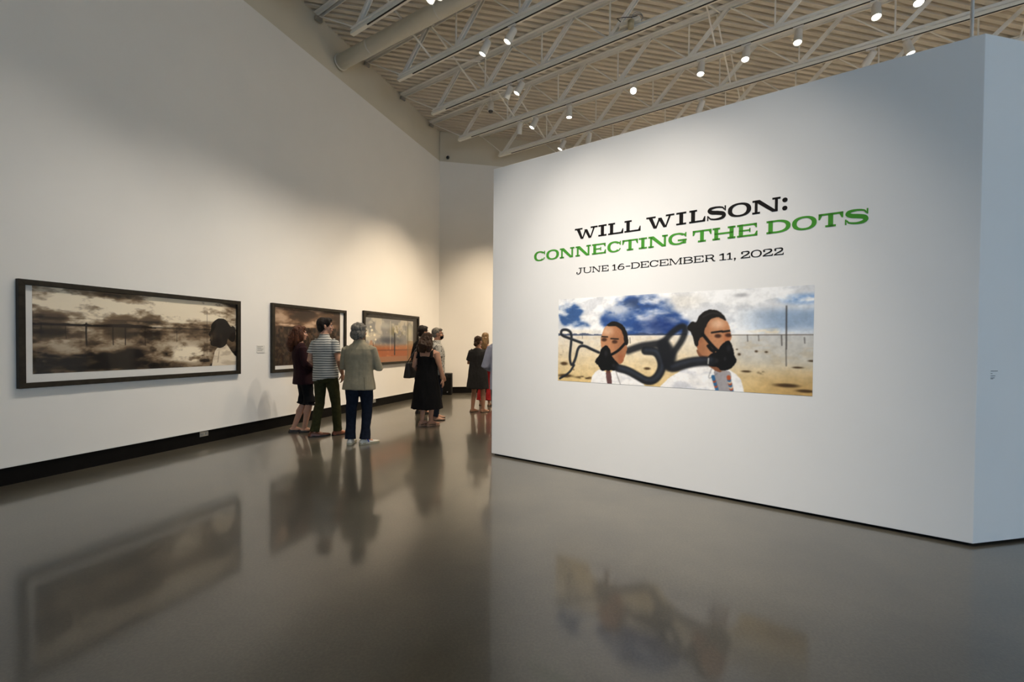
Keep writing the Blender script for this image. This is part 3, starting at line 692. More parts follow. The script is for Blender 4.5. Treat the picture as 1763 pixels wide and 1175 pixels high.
shp = cv.poly([(0.38, -.12), (0.43, 0.02), (0.449, 0.10), (0.534, 0.164), (0.638, 0.099), (0.728, 0.199), (0.853, 0.136), (0.992, 0.044), (1.06, -.02), (1.08, -.12)], .02); cv.over(shp, SH); cv.over(shp * sstep(.5, .7, n2) * .4, (.66, .68, .74))
cv.over(cv.poly([(.59, .15), (.63, -.06), (.68, -.06), (.66, .16)], 0) * .8, (.25, .10, .10)); cv.over(cv.stroke([(.70, .18), (.77, .0)], .012) * .6, (.5, .48, .48))
fL = cv.poly([(0.567, 0.597), (0.613, 0.635), (0.687, 0.645), (0.768, 0.622), (0.805, 0.528), (0.809, 0.444), (0.846, 0.411), (0.825, 0.31), (0.781, 0.213), (0.709, 0.236), (0.599, 0.304), (0.541, 0.39), (0.531, 0.476)], .015)
cv.over(fL, SK); cv.over(fL * sstep(.60, .80, X) * .55, SKD); cv.over(fL * cv.blob(.62, .57, .10, .08, .9) * .6, (.90, .76, .64)); cv.over(fL * cv.blob(.77, .27, .05, .10, .8) * .7, (.62, .36, .24))
cv.over(cv.poly([(0.594, 0.63), (0.64, .665), (0.686, 0.678), (0.759, 0.659), (0.823, 0.588), (0.85, 0.511), (0.856, 0.419), (0.806, 0.419), (0.796, 0.528), (0.759, 0.604), (0.687, 0.627)], .02), HR)
for ex, ey in ((.577, .478), (.700, .455)): cv.over(fL * cv.blob(ex, ey, .045, .028, .6) * .85, (.22, .13, .09)); cv.over(fL * cv.stroke([(ex - .045, ey + .035), (ex + .04, ey + .03)], .014), HR)
cv.over(cv.stroke([(0.815, 0.437), (0.744, 0.359), (0.645, 0.306)], .028), MK)
cv.over(cv.poly([(0.542, 0.372), (0.588, 0.421), (0.644, 0.384), (0.654, 0.316), (0.709, 0.266), (0.755, 0.207), (0.729, 0.138), (0.637, 0.158), (0.563, 0.118), (0.525, 0.181), (0.458, 0.231), (0.505, 0.285), (0.533, 0.32)], .03), MK)
cv.over(cv.blob(.60, .33, .03, .05, .8) * .5, (.22, .22, .24)); cv.over(cv.blob(.69, .20, .03, .03, .8) * .4, (.25, .25, .27))
for pts, wd, sf in (([(1.039, 0.364), (1.154, 0.36), (1.212, 0.255), (1.205, 0.159), (1.142, 0.067), (1.059, 0.046), (0.958, 0.098), (0.853, 0.151), (0.744, 0.173)], .085, .02), ([(0.514, 0.337), (0.427, 0.371), (0.329, 0.414), (0.259, 0.395), (0.23, 0.26), (0.18, 0.168), (0.149, 0.257), (0.168, 0.421), (0.177, 0.547), (0.125, 0.593), (0.041, 0.594), (0.031, 0.53), (0.146, 0.493), (0.309, 0.44)], .030, .012), ([(0.211, 0.187), (0.15, 0.094), (0.025, 0.024)], .024, .01)):
    cv.over(cv.stroke(pts, wd, wd, sf) * .96, HO)
    cv.over(cv.stroke([(a + .006, b + .008) for a, b in pts], wd * .35, wd * .35, wd * .5) * .35, (.30, .36, .46))
shp = cv.poly([(1.10, -.12), (1.19, -.01), (1.254, 0.070), (1.348, 0.143), (1.469, 0.211), (1.557, 0.261), (1.615, 0.285), (1.687, 0.235), (1.772, 0.154), (1.826, 0.211), (1.881, 0.174), (1.935, 0.118), (1.97, 0.0), (1.98, -.12)], .02); cv.over(shp, SH); cv.over(shp * sstep(.48, .7, n2) * .45, (.64, .66, .72))
cv.over(cv.poly([(1.70, .23), (1.775, .19), (1.85, .19), (1.86, .12), (1.83, -.06), (1.74, -.06), (1.72, .08)], .01) * .75, (.52, .50, .52)); cv.over(cv.stroke([(1.69, .22), (1.645, .09), (1.735, .16)], .010) * .5, (.45, .45, .48))
for k in range(8):
    yy = .005 + k * .016
    cv.over(cv.stroke([(1.735 - yy * .30, yy), (1.733 - yy * .30, yy + .012)], .030, .030, .006), [(.20, .40, .58), (.22, .42, .60), (.70, .32, .18)][k % 3] if yy < .10 else (.2, .4, .58))
    cv.over(cv.stroke([(1.862 - yy * .22, yy), (1.860 - yy * .22, yy + .014)], .034, .034, .006), [(.20, .40, .58), (.68, .33, .2), (.80, .74, .66)][k % 3])
nk = cv.poly([(1.535, 0.40), (1.614, 0.34), (1.728, 0.286), (1.79, 0.159), (1.702, 0.188), (1.615, 0.27), (1.56, 0.328)], .01); cv.over(nk, (.50, .32, .22))
fR = cv.poly([(1.60, 0.637), (1.638, 0.672), (1.694, 0.70), (1.764, 0.699), (1.815, 0.658), (1.837, 0.599), (1.852, 0.525), (1.845, 0.467), (1.823, 0.407), (1.783, 0.342), (1.7, 0.306), (1.614, 0.311), (1.563, 0.366), (1.532, 0.434), (1.538, 0.511), (1.597, 0.526)], .015)
cv.over(fR, SK); cv.over(fR * (1 - sstep(1.55, 1.72, X)) * .6, SKD); cv.over(fR * cv.blob(1.73, .63, .10, .07, .9) * .6, (.90, .77, .66)); cv.over(fR * cv.blob(1.81, .50, .05, .10, .9) * .5, (.66, .36, .22)); cv.over(fR * cv.blob(1.555, .44, .03, .055, .7) * .8, (.66, .40, .28))
cv.over(cv.poly([(1.451, 0.588), (1.47, .64), (1.507, 0.654), (1.544, 0.648), (1.558, 0.696), (1.608, 0.748), (1.665, 0.769), (1.735, 0.759), (1.791, 0.713), (1.822, 0.651), (1.764, 0.684), (1.694, 0.690), (1.645, 0.665), (1.618, 0.601), (1.608, 0.52), (1.57, 0.50), (1.545, 0.40), (1.525, 0.424), (1.502, 0.511), (1.49, 0.547)], .025), HR)
cv.over(cv.stroke([(1.60, .70), (1.68, .74), (1.76, .72)], .01, .01, .02) * .4, (.32, .31, .30))
for ex, ey in ((1.735, .515), (1.828, .522)): cv.over(fR * cv.blob(ex, ey, .042, .026, .6) * .85, (.20, .11, .08)); cv.over(fR * cv.stroke([(ex - .055, ey + .032), (ex + .035, ey + .045)], .018), HR)
cv.over(cv.stroke([(1.60, 0.531), (1.684, 0.421), (1.765, 0.347)], .030), MK); cv.over(cv.stroke([(1.65, .42), (1.68, .38), (1.70, .37)], .03), MK)
cv.over(cv.poly([(1.755, 0.402), (1.795, 0.461), (1.836, 0.476), (1.871, 0.418), (1.878, 0.335), (1.91, 0.292), (1.885, 0.247), (1.84, 0.201), (1.772, 0.184), (1.729, 0.217), (1.667, 0.223), (1.645, 0.275), (1.665, 0.338), (1.741, 0.364)], .03), MK)
cv.over(cv.blob(1.83, .40, .03, .05, .8) * .45, (.22, .22, .24)); cv.over(cv.blob(1.72, .28, .035, .035, .8) * .4, (.28, .28, .30)); cv.over(cv.blob(1.80, .30, .02, .03, .8) * .35, (.3, .3, .32))
h1_ = [(1.672, 0.275), (1.557, 0.271), (1.438, 0.244), (1.316, 0.197), (1.276, 0.235), (1.251, 0.32), (1.226, 0.399)]
cv.over(cv.stroke(h1_, .09, .12, .03) * .96, HO); cv.over(cv.stroke([(a, b + .015) for a, b in h1_[:4]], .03, .03, .04) * .35, (.30, .34, .42)); cv.over(cv.stroke([(1.655, .30), (1.652, .25)], .012), (.7, .7, .68))
tex = fbm(X * 16, Y * 16, 401, 5) - .5; fine = fbm(X * 60, Y * 60, 411, 3) - .5
cv.c = np.clip(cv.c * (1.02 + .16 * tex[..., None] + .10 * fine[..., None]), 0, 1)
for k_ in range(3): cv.c[..., k_] = cv.blur(cv.c[..., k_], 2)
pr = thing('wall_print', 'wide unframed colour print of two masked figures in white shirts on a salt flat', 'print', loc=part_pt(0.985, 1.024) + NP * 0.0012, rz=atan2(DP.y, DP.x))
MB().box((2.49 / 2, 0.0005, .947 / 2), 2.49, 0.001, .947).obj('print_backing', M_MAT, pr)
o_ = link('print_sheet', cv.mesh('print_sheet', M_INK), pr); o_.location = (0, -0.0008, 0)

# --- framed works on the left wall
def framed(t0, t1, z0, z1, label, canvas_fn, mat_l=0.065, mat_t=0.05, mat_b=0.085, face=0.055, depth=0.052, paper=M_MAT, glass_r=0.03):
    W_, H_ = t1 - t0, z1 - z0
    root = thing('framed_photograph', label, 'picture', 'framed photographs on the left wall', loc=WL(t0, z0, 0.0), rz=pi / 2 - A_L)
    def side(name, a, b, pts):
        MB().add(*pts).obj(name, M_FRAME, root, bevel=0.003)
    # mitred frame members, front at y=-depth
    for (p0, p1, q1, q0, nm) in (((0, 0), (W_, 0), (W_ - face, face), (face, face), 'frame_rail'), ((0, H_), (W_, H_), (W_ - face, H_ - face), (face, H_ - face), 'frame_rail'),
                                 ((0, 0), (0, H_), (face, H_ - face), (face, face), 'frame_stile'), ((W_, 0), (W_, H_), (W_ - face, H_ - face), (W_ - face, face), 'frame_stile')):
        vs = [(x, -0.002, z) for x, z in (p0, p1, q1, q0)] + [(x, -depth, z) for x, z in (p0, p1, q1, q0)]
        MB().add(vs, [(0, 1, 2, 3), (4, 5, 6, 7), (0, 1, 5, 4), (1, 2, 6, 5), (2, 3, 7, 6), (3, 0, 4, 7)]).obj(nm, M_FRAME, root, bevel=0.003)
    MB().box((W_ / 2, -0.012, H_ / 2), W_ - 2 * face + .004, 0.006, H_ - 2 * face + .004).obj('mat_board', paper, root)
    iw = W_ - 2 * face - 2 * mat_l; ih = H_ - 2 * face - mat_t - mat_b
    c = canvas_fn(iw, ih); s_ = link('photo_print', c.mesh('photo_print', M_INKG), root); s_.location = (face + mat_l, -0.0165, face + mat_b)
    MB().box((W_ / 2, -0.026, H_ / 2), W_ - 2 * face + .004, 0.003, H_ - 2 * face + .004).obj('glazing', M_GLAZE, root)
    return root
def glaze_material():
    m = bpy.data.materials.new('picture_glass'); m.use_nodes = True; nt = m.node_tree; nt.nodes.clear()
    out = nt.nodes.new('ShaderNodeOutputMaterial'); tr = nt.nodes.new('ShaderNodeBsdfTransparent'); gl = nt.nodes.new('ShaderNodeBsdfGlossy'); gl.inputs['Roughness'].default_value = 0.02
    lw = nt.nodes.new('ShaderNodeLayerWeight'); lw.inputs['Blend'].default_value = 0.5
    pw = nt.nodes.new('ShaderNodeMath'); pw.operation = 'POWER'; pw.inputs[1].default_value = 4.0
    ml = nt.nodes.new('ShaderNodeMath'); ml.operation = 'MULTIPLY_ADD'; ml.inputs[1].default_value = 0.35; ml.inputs[2].default_value = 0.010; ml.use_clamp = True
    mx = nt.nodes.new('ShaderNodeMixShader')
    nt.links.new(lw.outputs['Facing'], pw.inputs[0]); nt.links.new(pw.outputs[0], ml.inputs[0])
    nt.links.new(ml.outputs[0], mx.inputs[0]); nt.links.new(tr.outputs[0], mx.inputs[1]); nt.links.new(gl.outputs[0], mx.inputs[2]); nt.links.new(mx.outputs[0], out.inputs[0])
    return m
M_GLAZE = glaze_material()
def sep(v): 
    v = np.clip(v, 0, 1)[..., None]; a = np.array([.075, .055, .04]); b = np.array([.46, .38, .29]); c = np.array([.95, .90, .80])
    return np.where(v < .5, a + (b - a) * v * 2, b + (c - b) * (v - .5) * 2)
def pano(W_, H_):
    c = Canvas(W_, H_, 460, 190); x = c.x / W_ * 2.36; y = c.y / H_ * .92; hz_ = .52; c.x = x; c.y = y
    ym = np.where(y >= hz_, y, 2 * hz_ - y)                        # sky and its mirror image in the water
    wob = (y < hz_) * (fbm(x * 30, y * 60, 3, 2) - .5) * .02
    n_ = fbm((x + wob) * 2.1 + ym * 1.2, (ym + wob) * 6.5, 101, 6); f_ = fbm(x * 6 + wob, ym * 14, 131, 5)
    f3 = fbm(x * 18 + wob * 3, ym * 30, 171, 4); v = .28 + 1.2 * sstep(.36, .64, n_ * .55 + f_ * .30 + f3 * .15)
    ctr = np.exp(-((x - .45) / .45) ** 2) * .25 + np.exp(-((x - 1.5) / .35) ** 2 - ((ym - .88) / .16) ** 2) * .7
    v = v * .62 + ctr + .16 * (y > hz_ + .08)
    for (cx, cy, rx, ry, s_) in ((.06, .86, .18, .14, -.45), (.14, .60, .22, .06, -.25), (.50, .745, .26, .05, -.30), (.72, .88, .30, .055, -.38), (1.15, .80, .25, .07, -.22), (1.32, .85, .14, .05, -.32), (1.9, .60, .5, .07, -.30), (2.25, .80, .22, .18, -.32), (1.1, .58, .6, .05, -.12)):
        v = v + s_ * c.blob(cx, cy, rx, ry, .9) * (y >= hz_) * (.6 + .8 * sstep(.4, .6, f_))
        v = v + s_ * c.blob(cx, 2 * hz_ - cy, rx, ry, .9) * (y < hz_) * (.6 + .8 * sstep(.4, .6, f_))
    v = np.where(y < hz_, v * .78 - .20 * sstep(.0, .45, hz_ - y - .02), v)
    v = v - .35 * (y < hz_) * sstep(.1, .45, hz_ - y) * sstep(.45, .3, n_ * 0 + f_)
    for cx, cy, rx, ry in ((.62, .17, .14, .09), (.92, .22, .18, .10), (1.35, .20, .10, .12), (.2, .12, .35, .10), (1.1, .05, .8, .07)): v = v - .30 * c.blob(cx, cy, rx, ry, .8) * (.5 + sstep(.4, .6, f_))
    v = v + .35 * c.blob(1.72, .16, .28, .16, .9)
    hill = (y > hz_ - .012 * (x < 1.2)) & (y < hz_ + .045 * fbm(x * 4, x * 0, 55, 4) * (1 - sstep(.9, 1.3, x))); v = np.where(hill, .08, v)
    c.c = sep(v)
    c.over((abs(y - hz_) < .004) * .8, (.12, .09, .06))
    for px_, a, b, w_ in ((.067, .535, .40, .012), (.153, .53, .39, .006), (.276, .53, .37, .006), (.459, .54, .30, .018), (.719, .53, .30, .012), (.845, .53, .30, .013), (1.07, .53, .29, .008), (1.453, .53, .34, .006)):
        c.over(c.stroke([(px_, a), (px_ + .006 * sin(px_ * 40), (a + b) / 2), (px_ + .003, b)], w_, w_ * .7, .008) * .9, (.10, .075, .05))
    c.over(c.stroke([(1.878, .78), (1.878, .17)], .006, .006, .006) * .7, (.2, .16, .11))
    c.over(c.stroke([(.0, .505), (1.9, .515)], .003, .003, .005) * .5, (.15, .11, .08))
    sh = c.poly([(1.93, -0.12), (1.95, 0.0), (1.974, 0.129), (1.996, 0.212), (2.063, 0.284), (2.155, 0.337), (2.227, 0.26), (2.286, 0.162), (2.38, 0.10), (2.45, 0.05), (2.45, -.12)], .015)
    c.over(sh, (.90, .85, .76)); c.over(sh * sstep(.45, .65, f_) * .5, (.66, .59, .50)); c.over(sh * c.stroke([(2.06, .20), (2.04, .05)], .012) * .5, (.45, .38, .30))
    hd = c.poly([(2.00, .655), (2.06, .69), (2.15, .685), (2.215, .62), (2.245, .565), (2.28, .59), (2.325, .56), (2.33, .47), (2.325, .38), (2.28, .335), (2.235, .365), (2.20, .40), (2.19, .34), (2.15, .28), (2.06, .245), (2.03, .275), (1.99, .275), (1.945, .29), (1.925, .315), (1.932, .345), (1.915, .365), (1.928, .395), (1.925, .42), (1.893, .445), (1.918, .48), (1.938, .515), (1.935, .56), (1.955, .615)], .008)
    c.over(hd, (.085, .065, .05)); c.over(hd * sstep(.5, .7, f_) * .35, (.2, .16, .12)); c.over(hd * c.blob(1.985, .44, .05, .10, .9) * .5, (.32, .25, .19)); c.over(hd * c.blob(2.09, .43, .02, .045, .7) * .6, (.34, .27, .21)); c.over(hd * c.stroke([(1.925, .36), (1.97, .37)], .01, .01, .01) * .6, (.04, .03, .02)); c.over(hd * c.blob(2.12, .56, .12, .12, .9) * .6, (.04, .032, .025)); c.over(hd * c.blob(1.945, .40, .03, .08, .9) * .6, (.48, .39, .30))
    return c
def field(W_, H_):
    c = Canvas(W_, H_, 220, 140); x = c.x / W_ * 1.6; y = c.y / H_; c.x = x; c.y = y
    n_ = fbm(x * 2 + y * 2, y * 5 - x * .6, 201, 6); f_ = fbm(x * 24, y * 20, 211, 4)
    v = .22 + .55 * sstep(.36, .70, n_); v = v + .35 * c.blob(.25, .69, .35, .035, .8) + .18 * c.blob(1.15, .72, .6, .10, .9)
    g = y < .66; v = np.where(g, .10 + .34 * sstep(.35, .75, f_) * (.5 + .5 * y), v)
    c.c = sep(v) * np.array([1.02, .95, .93])
    for cx, hh in ((1.175, .60), (1.22, .56)):
        c.over(c.poly([(cx - .07, .26), (cx - .055, .48), (cx, hh + .03), (cx + .05, .48), (cx + .06, .26)], .03) * .6, (.62, .56, .52))
    c.over(c.stroke([(1.19, .50), (1.20, .15)], .05, .05, .03) * .7, (.20, .15, .13))
    return c
def still(W_, H_):
    c = Canvas(W_, H_, 220, 130); x = c.x / W_ * 2; y = c.y / H_; c.x = x; c.y = y
    n_ = fbm(x * 4, y * 5, 307, 5); f_ = fbm(x * 10, y * 9, 311, 4)
    c.c[:] = np.array([.52, .52, .51]); c.over(sstep(.42, .62, n_) * .8, (.78, .75, .68)); c.over(c.blob(1.25, .72, .45, .22, .9) * sstep(.4, .6, f_) * .8, (.45, .42, .26))
    c.over(c.blob(1.1, .66, .35, .10, .9) * sstep(.42, .58, n_) * .9, (.97, .90, .66)); c.over(c.blob(1.85, .68, .25, .35, .9) * .7, (.82, .79, .66)); c.over(c.blob(.75, .84, .4, .12, .9) * .5, (.78, .77, .74))
    c.over(c.blob(.95, .50, .75, .13, .9) * .7, (.16, .18, .24)); c.over(sstep(.46, .30, y) * .95, (.64, .34, .16)); c.over(sstep(.46, .30, y) * sstep(.45, .6, n_) * .5, (.82, .55, .33))
    c.over(c.stroke([(1.38, .33), (1.75, .33)], .12, .12, .03) * .4, (.74, .52, .34)); c.over((y < .13) * .9, (.62, .44, .32)); c.over((y < .30) * (y > .26) * .4, (.30, .16, .08))
    c.over(c.stroke([(1.16, .66), (1.16, .17)], .045, .045, .01), (.05, .05, .055)); c.over(c.stroke([(.98, .95), (.98, .3)], .03, .03, .03) * .5, (.85, .82, .74))
    for cx, cy, r_ in ((.16, .64, .13), (.26, .72, .07), (.22, .80, .05), (.08, .60, .07), (.36, .62, .06), (.40, .52, .05)): c.over(c.blob(cx, cy, r_, r_ * .7, .7) * sstep(.35, .5, f_) * .95, (.93, .90, .80))
    c.over(c.poly([(.17, .50), (.30, .50), (.34, .12), (.18, .12)], .02) * .8, (.66, .48, .36)); c.over(c.stroke([(.31, .45), (.31, .2)], .02, .02, .01) * .7, (.12, .09, .08))
    c.over(sstep(1.70, 1.74, x) * (x < 1.78) * .4, (.30, .28, .2)); c.over((x > 1.74) * (y < .5) * .5, (.50, .38, .22))
    return c
framed(2.745, 5.258, 0.955, 2.058, 'long dark-framed sepia panorama of flooded land with a figure in profile', pano)
framed(5.843, 7.686, 0.930, 2.088, 'middle dark-framed sepia photograph of a stormy field behind two visitors', field, 0.03, 0.035, 0.06)
framed(8.250, 10.57, 0.938, 2.135, 'dark-framed warm toned photograph nearest the far corner', still, 0.004, 0.004, 0.004, paper=M_FRAME)
# ------------------------------------------------------------------ visitors
def remesh(mb, name, voxel, mt, smooth=4, fold=0.0, fscale=9.0, seed=0, stretch=(1, 1, 1), deform=None):
    """fuse overlapping lofts into one continuous skin"""
    me0 = mb.mesh(name + '_src'); o = bpy.data.objects.new('tmp_src', me0); COL.objects.link(o)
    r = o.modifiers.new('r', 'REMESH'); r.mode = 'VOXEL'; r.voxel_size = voxel
    if smooth:
        s_ = o.modifiers.new('s', 'SMOOTH'); s_.iterations = smooth; s_.factor = 0.5
    dg = bpy.context.evaluated_depsgraph_get(); me = bpy.data.meshes.new_from_object(o.evaluated_get(dg), depsgraph=dg)
    bpy.data.objects.remove(o); bpy.data.meshes.remove(me0); me.name = name
    n_ = len(me.vertices); co = np.empty(n_ * 3, np.float32); me.vertices.foreach_get('co', co); co = co.reshape(-1, 3)
    if fold:
        no = np.empty(n_ * 3, np.float32); me.vertices.foreach_get('normal', no); no = no.reshape(-1, 3)
        dsp = np.array([mnoise.fractal(Vector((p[0] * fscale * stretch[0] + seed, p[1] * fscale * stretch[1], p[2] * fscale * stretch[2])), 1.0, 2.0, 3) for p in co])
        co = co + no * (dsp * fold)[:, None]
    if deform: co = deform(co)
    me.vertices.foreach_set('co', np.ascontiguousarray(co, np.float32).ravel()); me.update()
    me.materials.clear(); me.materials.append(mt); me.polygons.foreach_set('use_smooth', [True] * len(me.polygons))
    return me
def zrings(rows, n=28, e=2.3):
    """horizontal super-elliptic rings: (z, cx, cy, rx, ry[, tilt])"""
    mb = MB(); rg = []
    for row in rows:
        z, cx, cy, rx, ry = row[:5]; ti = row[5] if len(row) > 5 else 0.0; r_ = []
        for k in range(n):
            a = 2 * pi * k / n; c, s_ = cos(a), sin(a)
            x = rx * math.copysign(abs(c) ** (2 / e), c); y = ry * math.copysign(abs(s_) ** (2 / e), s_)
            r_.append((cx + x, cy + y, z + ti * x))
        rg.append(r_)
    return mb.rings(rg)
def join(*ms):
    o = MB()
    for m in ms: o.add(m.v, m.f)
    return o
V3 = lambda *a: Vector(a)
def limb(a, b, c, radii, n=16):
    """two-bone limb with taper; radii at start, mid upper, joint, mid lower, end"""
    a, b, c = Vector(a), Vector(b), Vector(c)
    pts = [a, a.lerp(b, .35), a.lerp(b, .75), b, b.lerp(c, .3), b.lerp(c, .7), c]
    r = radii; rr = [r[0], r[1], (r[1] + r[2]) / 2, r[2], r[3], (r[3] + r[4]) / 2, r[4]]
    return MB().tube(pts, rr, n)
def hand(w_, d, pn, side, curl=0.35):
    """palm, four unequal bent fingers and a thumb leaving the side of the palm; d = finger direction, pn = palm normal"""
    d = Vector(d).normalized(); pn = Vector(pn); pn = (pn - d * pn.dot(d)).normalized(); x = d.cross(pn).normalized() * side
    w_ = Vector(w_); mb = MB()
    mb.tube([w_ - d * .02, w_ + d * .015, w_ + d * .05, w_ + d * .088], [(.022, .018), (.030, .017), (.040, .015), (.041, .013)], 14, ref=x)
    for k, (ox, L) in enumerate(((-.033, .070), (-.011, .080), (.011, .076), (.033, .060))):
        b = w_ + d * .082 + x * ox; sp = x * ox * .35
        d1 = (d + pn * curl * .5 + sp).normalized(); d2 = (d + pn * curl * 1.3 + sp).normalized(); d3 = (d + pn * curl * 2.2 + sp).normalized()
        p1 = b + d1 * L * .45; p2 = p1 + d2 * L * .32; p3 = p2 + d3 * L * .26
        mb.tube([b - d * .015, b, p1, p2, p3], [.0095, .009, .0085, .008, .006], 10)
    b = w_ + d * .025 - x * .030; dt = (d * .75 - x * .75 + pn * .35).normalized(); p1 = b + dt * .035; p2 = p1 + (d * .9 - x * .3 + pn * .4).normalized() * .032
    mb.tube([b - dt * .01, b, p1, p2], [.013, .012, .0105, .008], 10)
    return mb
def shoe_shape(L=.27, wd=.047, hh=.085, low=False):
    k = L / .27; mb = MB(); rg = []
    for y, hw, h_ in ((-.075, .020, .045), (-.068, .032, .065), (-.045, .038, hh), (0., .039, hh * .98), (.05, .042, hh * .74), (.10, .046, .052), (.145, .044, .044), (.175, .034, .036), (.193, .014, .026)):
        r_ = []
        for i in range(20):
            a = 2 * pi * i / 20; s_ = sin(a); r_.append((cos(a) * hw * wd / .047, y * k, .012 + (h_ - .012) * s_ if s_ > 0 else .012 + .008 * s_))
        rg.append(r_)
    return mb.rings(rg)
def sole_shape(L=.27, wd=.047, th=.018, heel=0.0):
    k = L / .27; out = [(-.030, -.070), (-.038, -.03), (-.036, .02), (-.044, .09), (-.046, .14), (-.034, .18), (0, .198), (.034, .18), (.046, .14), (.044, .09), (.036, .02), (.038, -.03), (.030, -.070), (0, -.080)]
    return MB().prism([(x * wd / .047, y * k) for x, y in reversed(out)], 0.0, th)
def place(mb, x, y, yaw, z=0.0, pitch=0.0):
    M = Matrix.Translation((x, y, z)) @ Matrix.Rotation(-yaw, 4, 'Z') @ Matrix.Rotation(pitch, 4, 'X')
    o = MB(); o.add([M @ Vector(p) for p in mb.v], mb.f); return o

class Figure:
    """one visitor, modelled at 1.75 m facing +Y, then scaled, turned and set down"""
    def __init__(s, label, loc, facing, height, voxel=0.006, cvox=0.010, wide=1.0, curve=(), head_yaw=0.0, head_pitch=0.0):
        s.k = height / 1.75; s.voxel = voxel; s.cvox = cvox; s.wide = wide
        s.root = thing('person', label, 'person', 'gallery visitors', loc=(loc[0], loc[1], 0), rz=-radians(facing))
        s.root.scale = (s.k, s.k, s.k)
        s.curve = curve; s.hy = radians(head_yaw); s.hp = radians(head_pitch)
        s.HC = Vector((0, 0.015, 1.632)); s.HM = Matrix.Rotation(-s.hy, 3, 'Z') @ Matrix.Rotation(s.hp, 3, 'X')
        s.seed = len(label) * 1.37
    def deform(s, co):
        if s.curve:
            z = [c[0] for c in s.curve]; co = co.copy()
            co[:, 0] += np.interp(co[:, 2], z, [c[1] for c in s.curve]); co[:, 1] += np.interp(co[:, 2], z, [c[2] for c in s.curve])
        return co
    def put(s, name, mb, mt, voxel=None, smooth=4, fold=0.0, fscale=9.0, stretch=(1, 1, 1)):
        return link(name, remesh(mb, name, voxel or s.cvox, mt, smooth, fold, fscale, s.seed, stretch, s.deform), s.root)
    def raw(s, name, mb, mt, smooth=True):
        if s.curve:
            co = s.deform(np.array(mb.v, float)); mb.v = [tuple(p) for p in co]
        return mb.obj(name, mt, s.root, smooth)
    def H(s, p): return s.HC + s.HM @ Vector(p)
    def hell(s, mb, c, r): return mb.ell(s.H(c), r, s.HM.copy())
    def body(s, legs, arms, skin, bust=0.0, hands=True, belly=0.0):
        w_ = s.wide
        t = zrings([(.80, 0, 0, .10 * w_, .08), (.88, 0, -.005, .155 * w_, .11), (.95, 0, -.005, .160 * w_, .112), (1.05, 0, .005, .142 * w_, .10 + belly), (1.14, 0, .01, .138 * w_, .098 + belly), (1.25, 0, .008, .152 * w_, .108 + bust), (1.34, 0, 0, .162 * w_, .105), (1.41, 0, -.005, .150 * w_, .085), (1.455, 0, -.008, .095 * w_, .068), (1.49, 0, -.005, .060, .058), (1.53, 0, .0, .052, .055), (1.58, 0, .008, .050, .053)])
        hd = MB(); s.hell(hd, (0, -.012, .030), (.074, .094, .090)); s.hell(hd, (0, .030, -.030), (.058, .066, .085)); s.hell(hd, (0, .062, -.088), (.028, .028, .022)); s.hell(hd, (0, -.01, -.055), (.050, .06, .05))
        s.hell(hd, (0, .078, .030), (.045, .022, .016)); hd.tube([s.H((0, .088, .018)), s.H((0, .104, -.008)), s.H((0, .112, -.026)), s.H((0, .092, -.036))], [.009, .011, .015, .010], 10)
        for sx in (-1, 1): s.hell(hd, (sx * .076, -.012, -.008), (.010, .020, .031)); s.hell(hd, (sx * .042, .070, -.022), (.020, .018, .018))
        s.hell(hd, (0, .090, -.060), (.024, .010, .012))
        parts = [t, hd]
        for (hip, knee, ank, yaw) in legs:
            parts.append(limb(hip, knee, ank, [.088 * w_, .082 * w_, .056, .055, .036]))
            parts.append(MB().tube([Vector(knee).lerp(Vector(ank), .12) + V3(0, -.012, 0), Vector(knee).lerp(Vector(ank), .35) + V3(0, -.02, 0), Vector(knee).lerp(Vector(ank), .6)], [.040, .050, .040], 12))
            f_ = MB(); f_.tube([(0, -.055, .035), (0, -.02, .05), (0, .05, .045), (0, .11, .030), (0, .155, .022), (0, .175, .020)], [(.024, .030), (.030, .042), (.034, .036), (.040, .022), (.038, .016), (.02, .010)], 14, ref=(1, 0, 0))
            f_.tube([(0, -.01, .05), (0, -.005, .11)], [.033, .034], 12)
            parts.append(place(f_, ank[0], ank[1], radians(yaw), max(0, ank[2] - .085)))
        for (sh, el, wr, hd_, pn, side, curl) in arms:
            sh = (sh[0] - .024 * side, sh[1], sh[2] - .026)
            parts.append(limb(sh, el, wr, [.056 * w_, .048 * w_, .040, .039, .026])); parts.append(MB().ell(Vector(sh) + V3(0, 0, -.01), (.052 * w_, .052, .052)))
            if hands: parts.append(hand(wr, hd_, pn, side, curl))
        b = s.put('body', join(*parts), skin, s.voxel, 2)
        s.face(); return b
    def face(s):
        for sx in (-1, 1):
            e = MB(); s.hell(e, (sx * .031, .083, .008), (.013, .009, .007)); eo = s.raw('eye', e, M_EYE)
            e = MB(); s.hell(e, (sx * .031, .090, .008), (.0055, .004, .0055)); io = s.raw('iris', e, M_IRIS); io.parent = eo
            e = MB(); e.tube([s.H((sx * .014, .098, .028)), s.H((sx * .033, .097, .033)), s.H((sx * .050, .086, .028))], [.004, .0045, .003], 8); s.raw('eyebrow', e, M_HAIRK)
        e = MB(); e.tube([s.H((-.022, .090, -.058)), s.H((0, .101, -.057)), s.H((.022, .090, -.058))], [.003, .0055, .003], 8); s.raw('mouth', e, M_LIP)
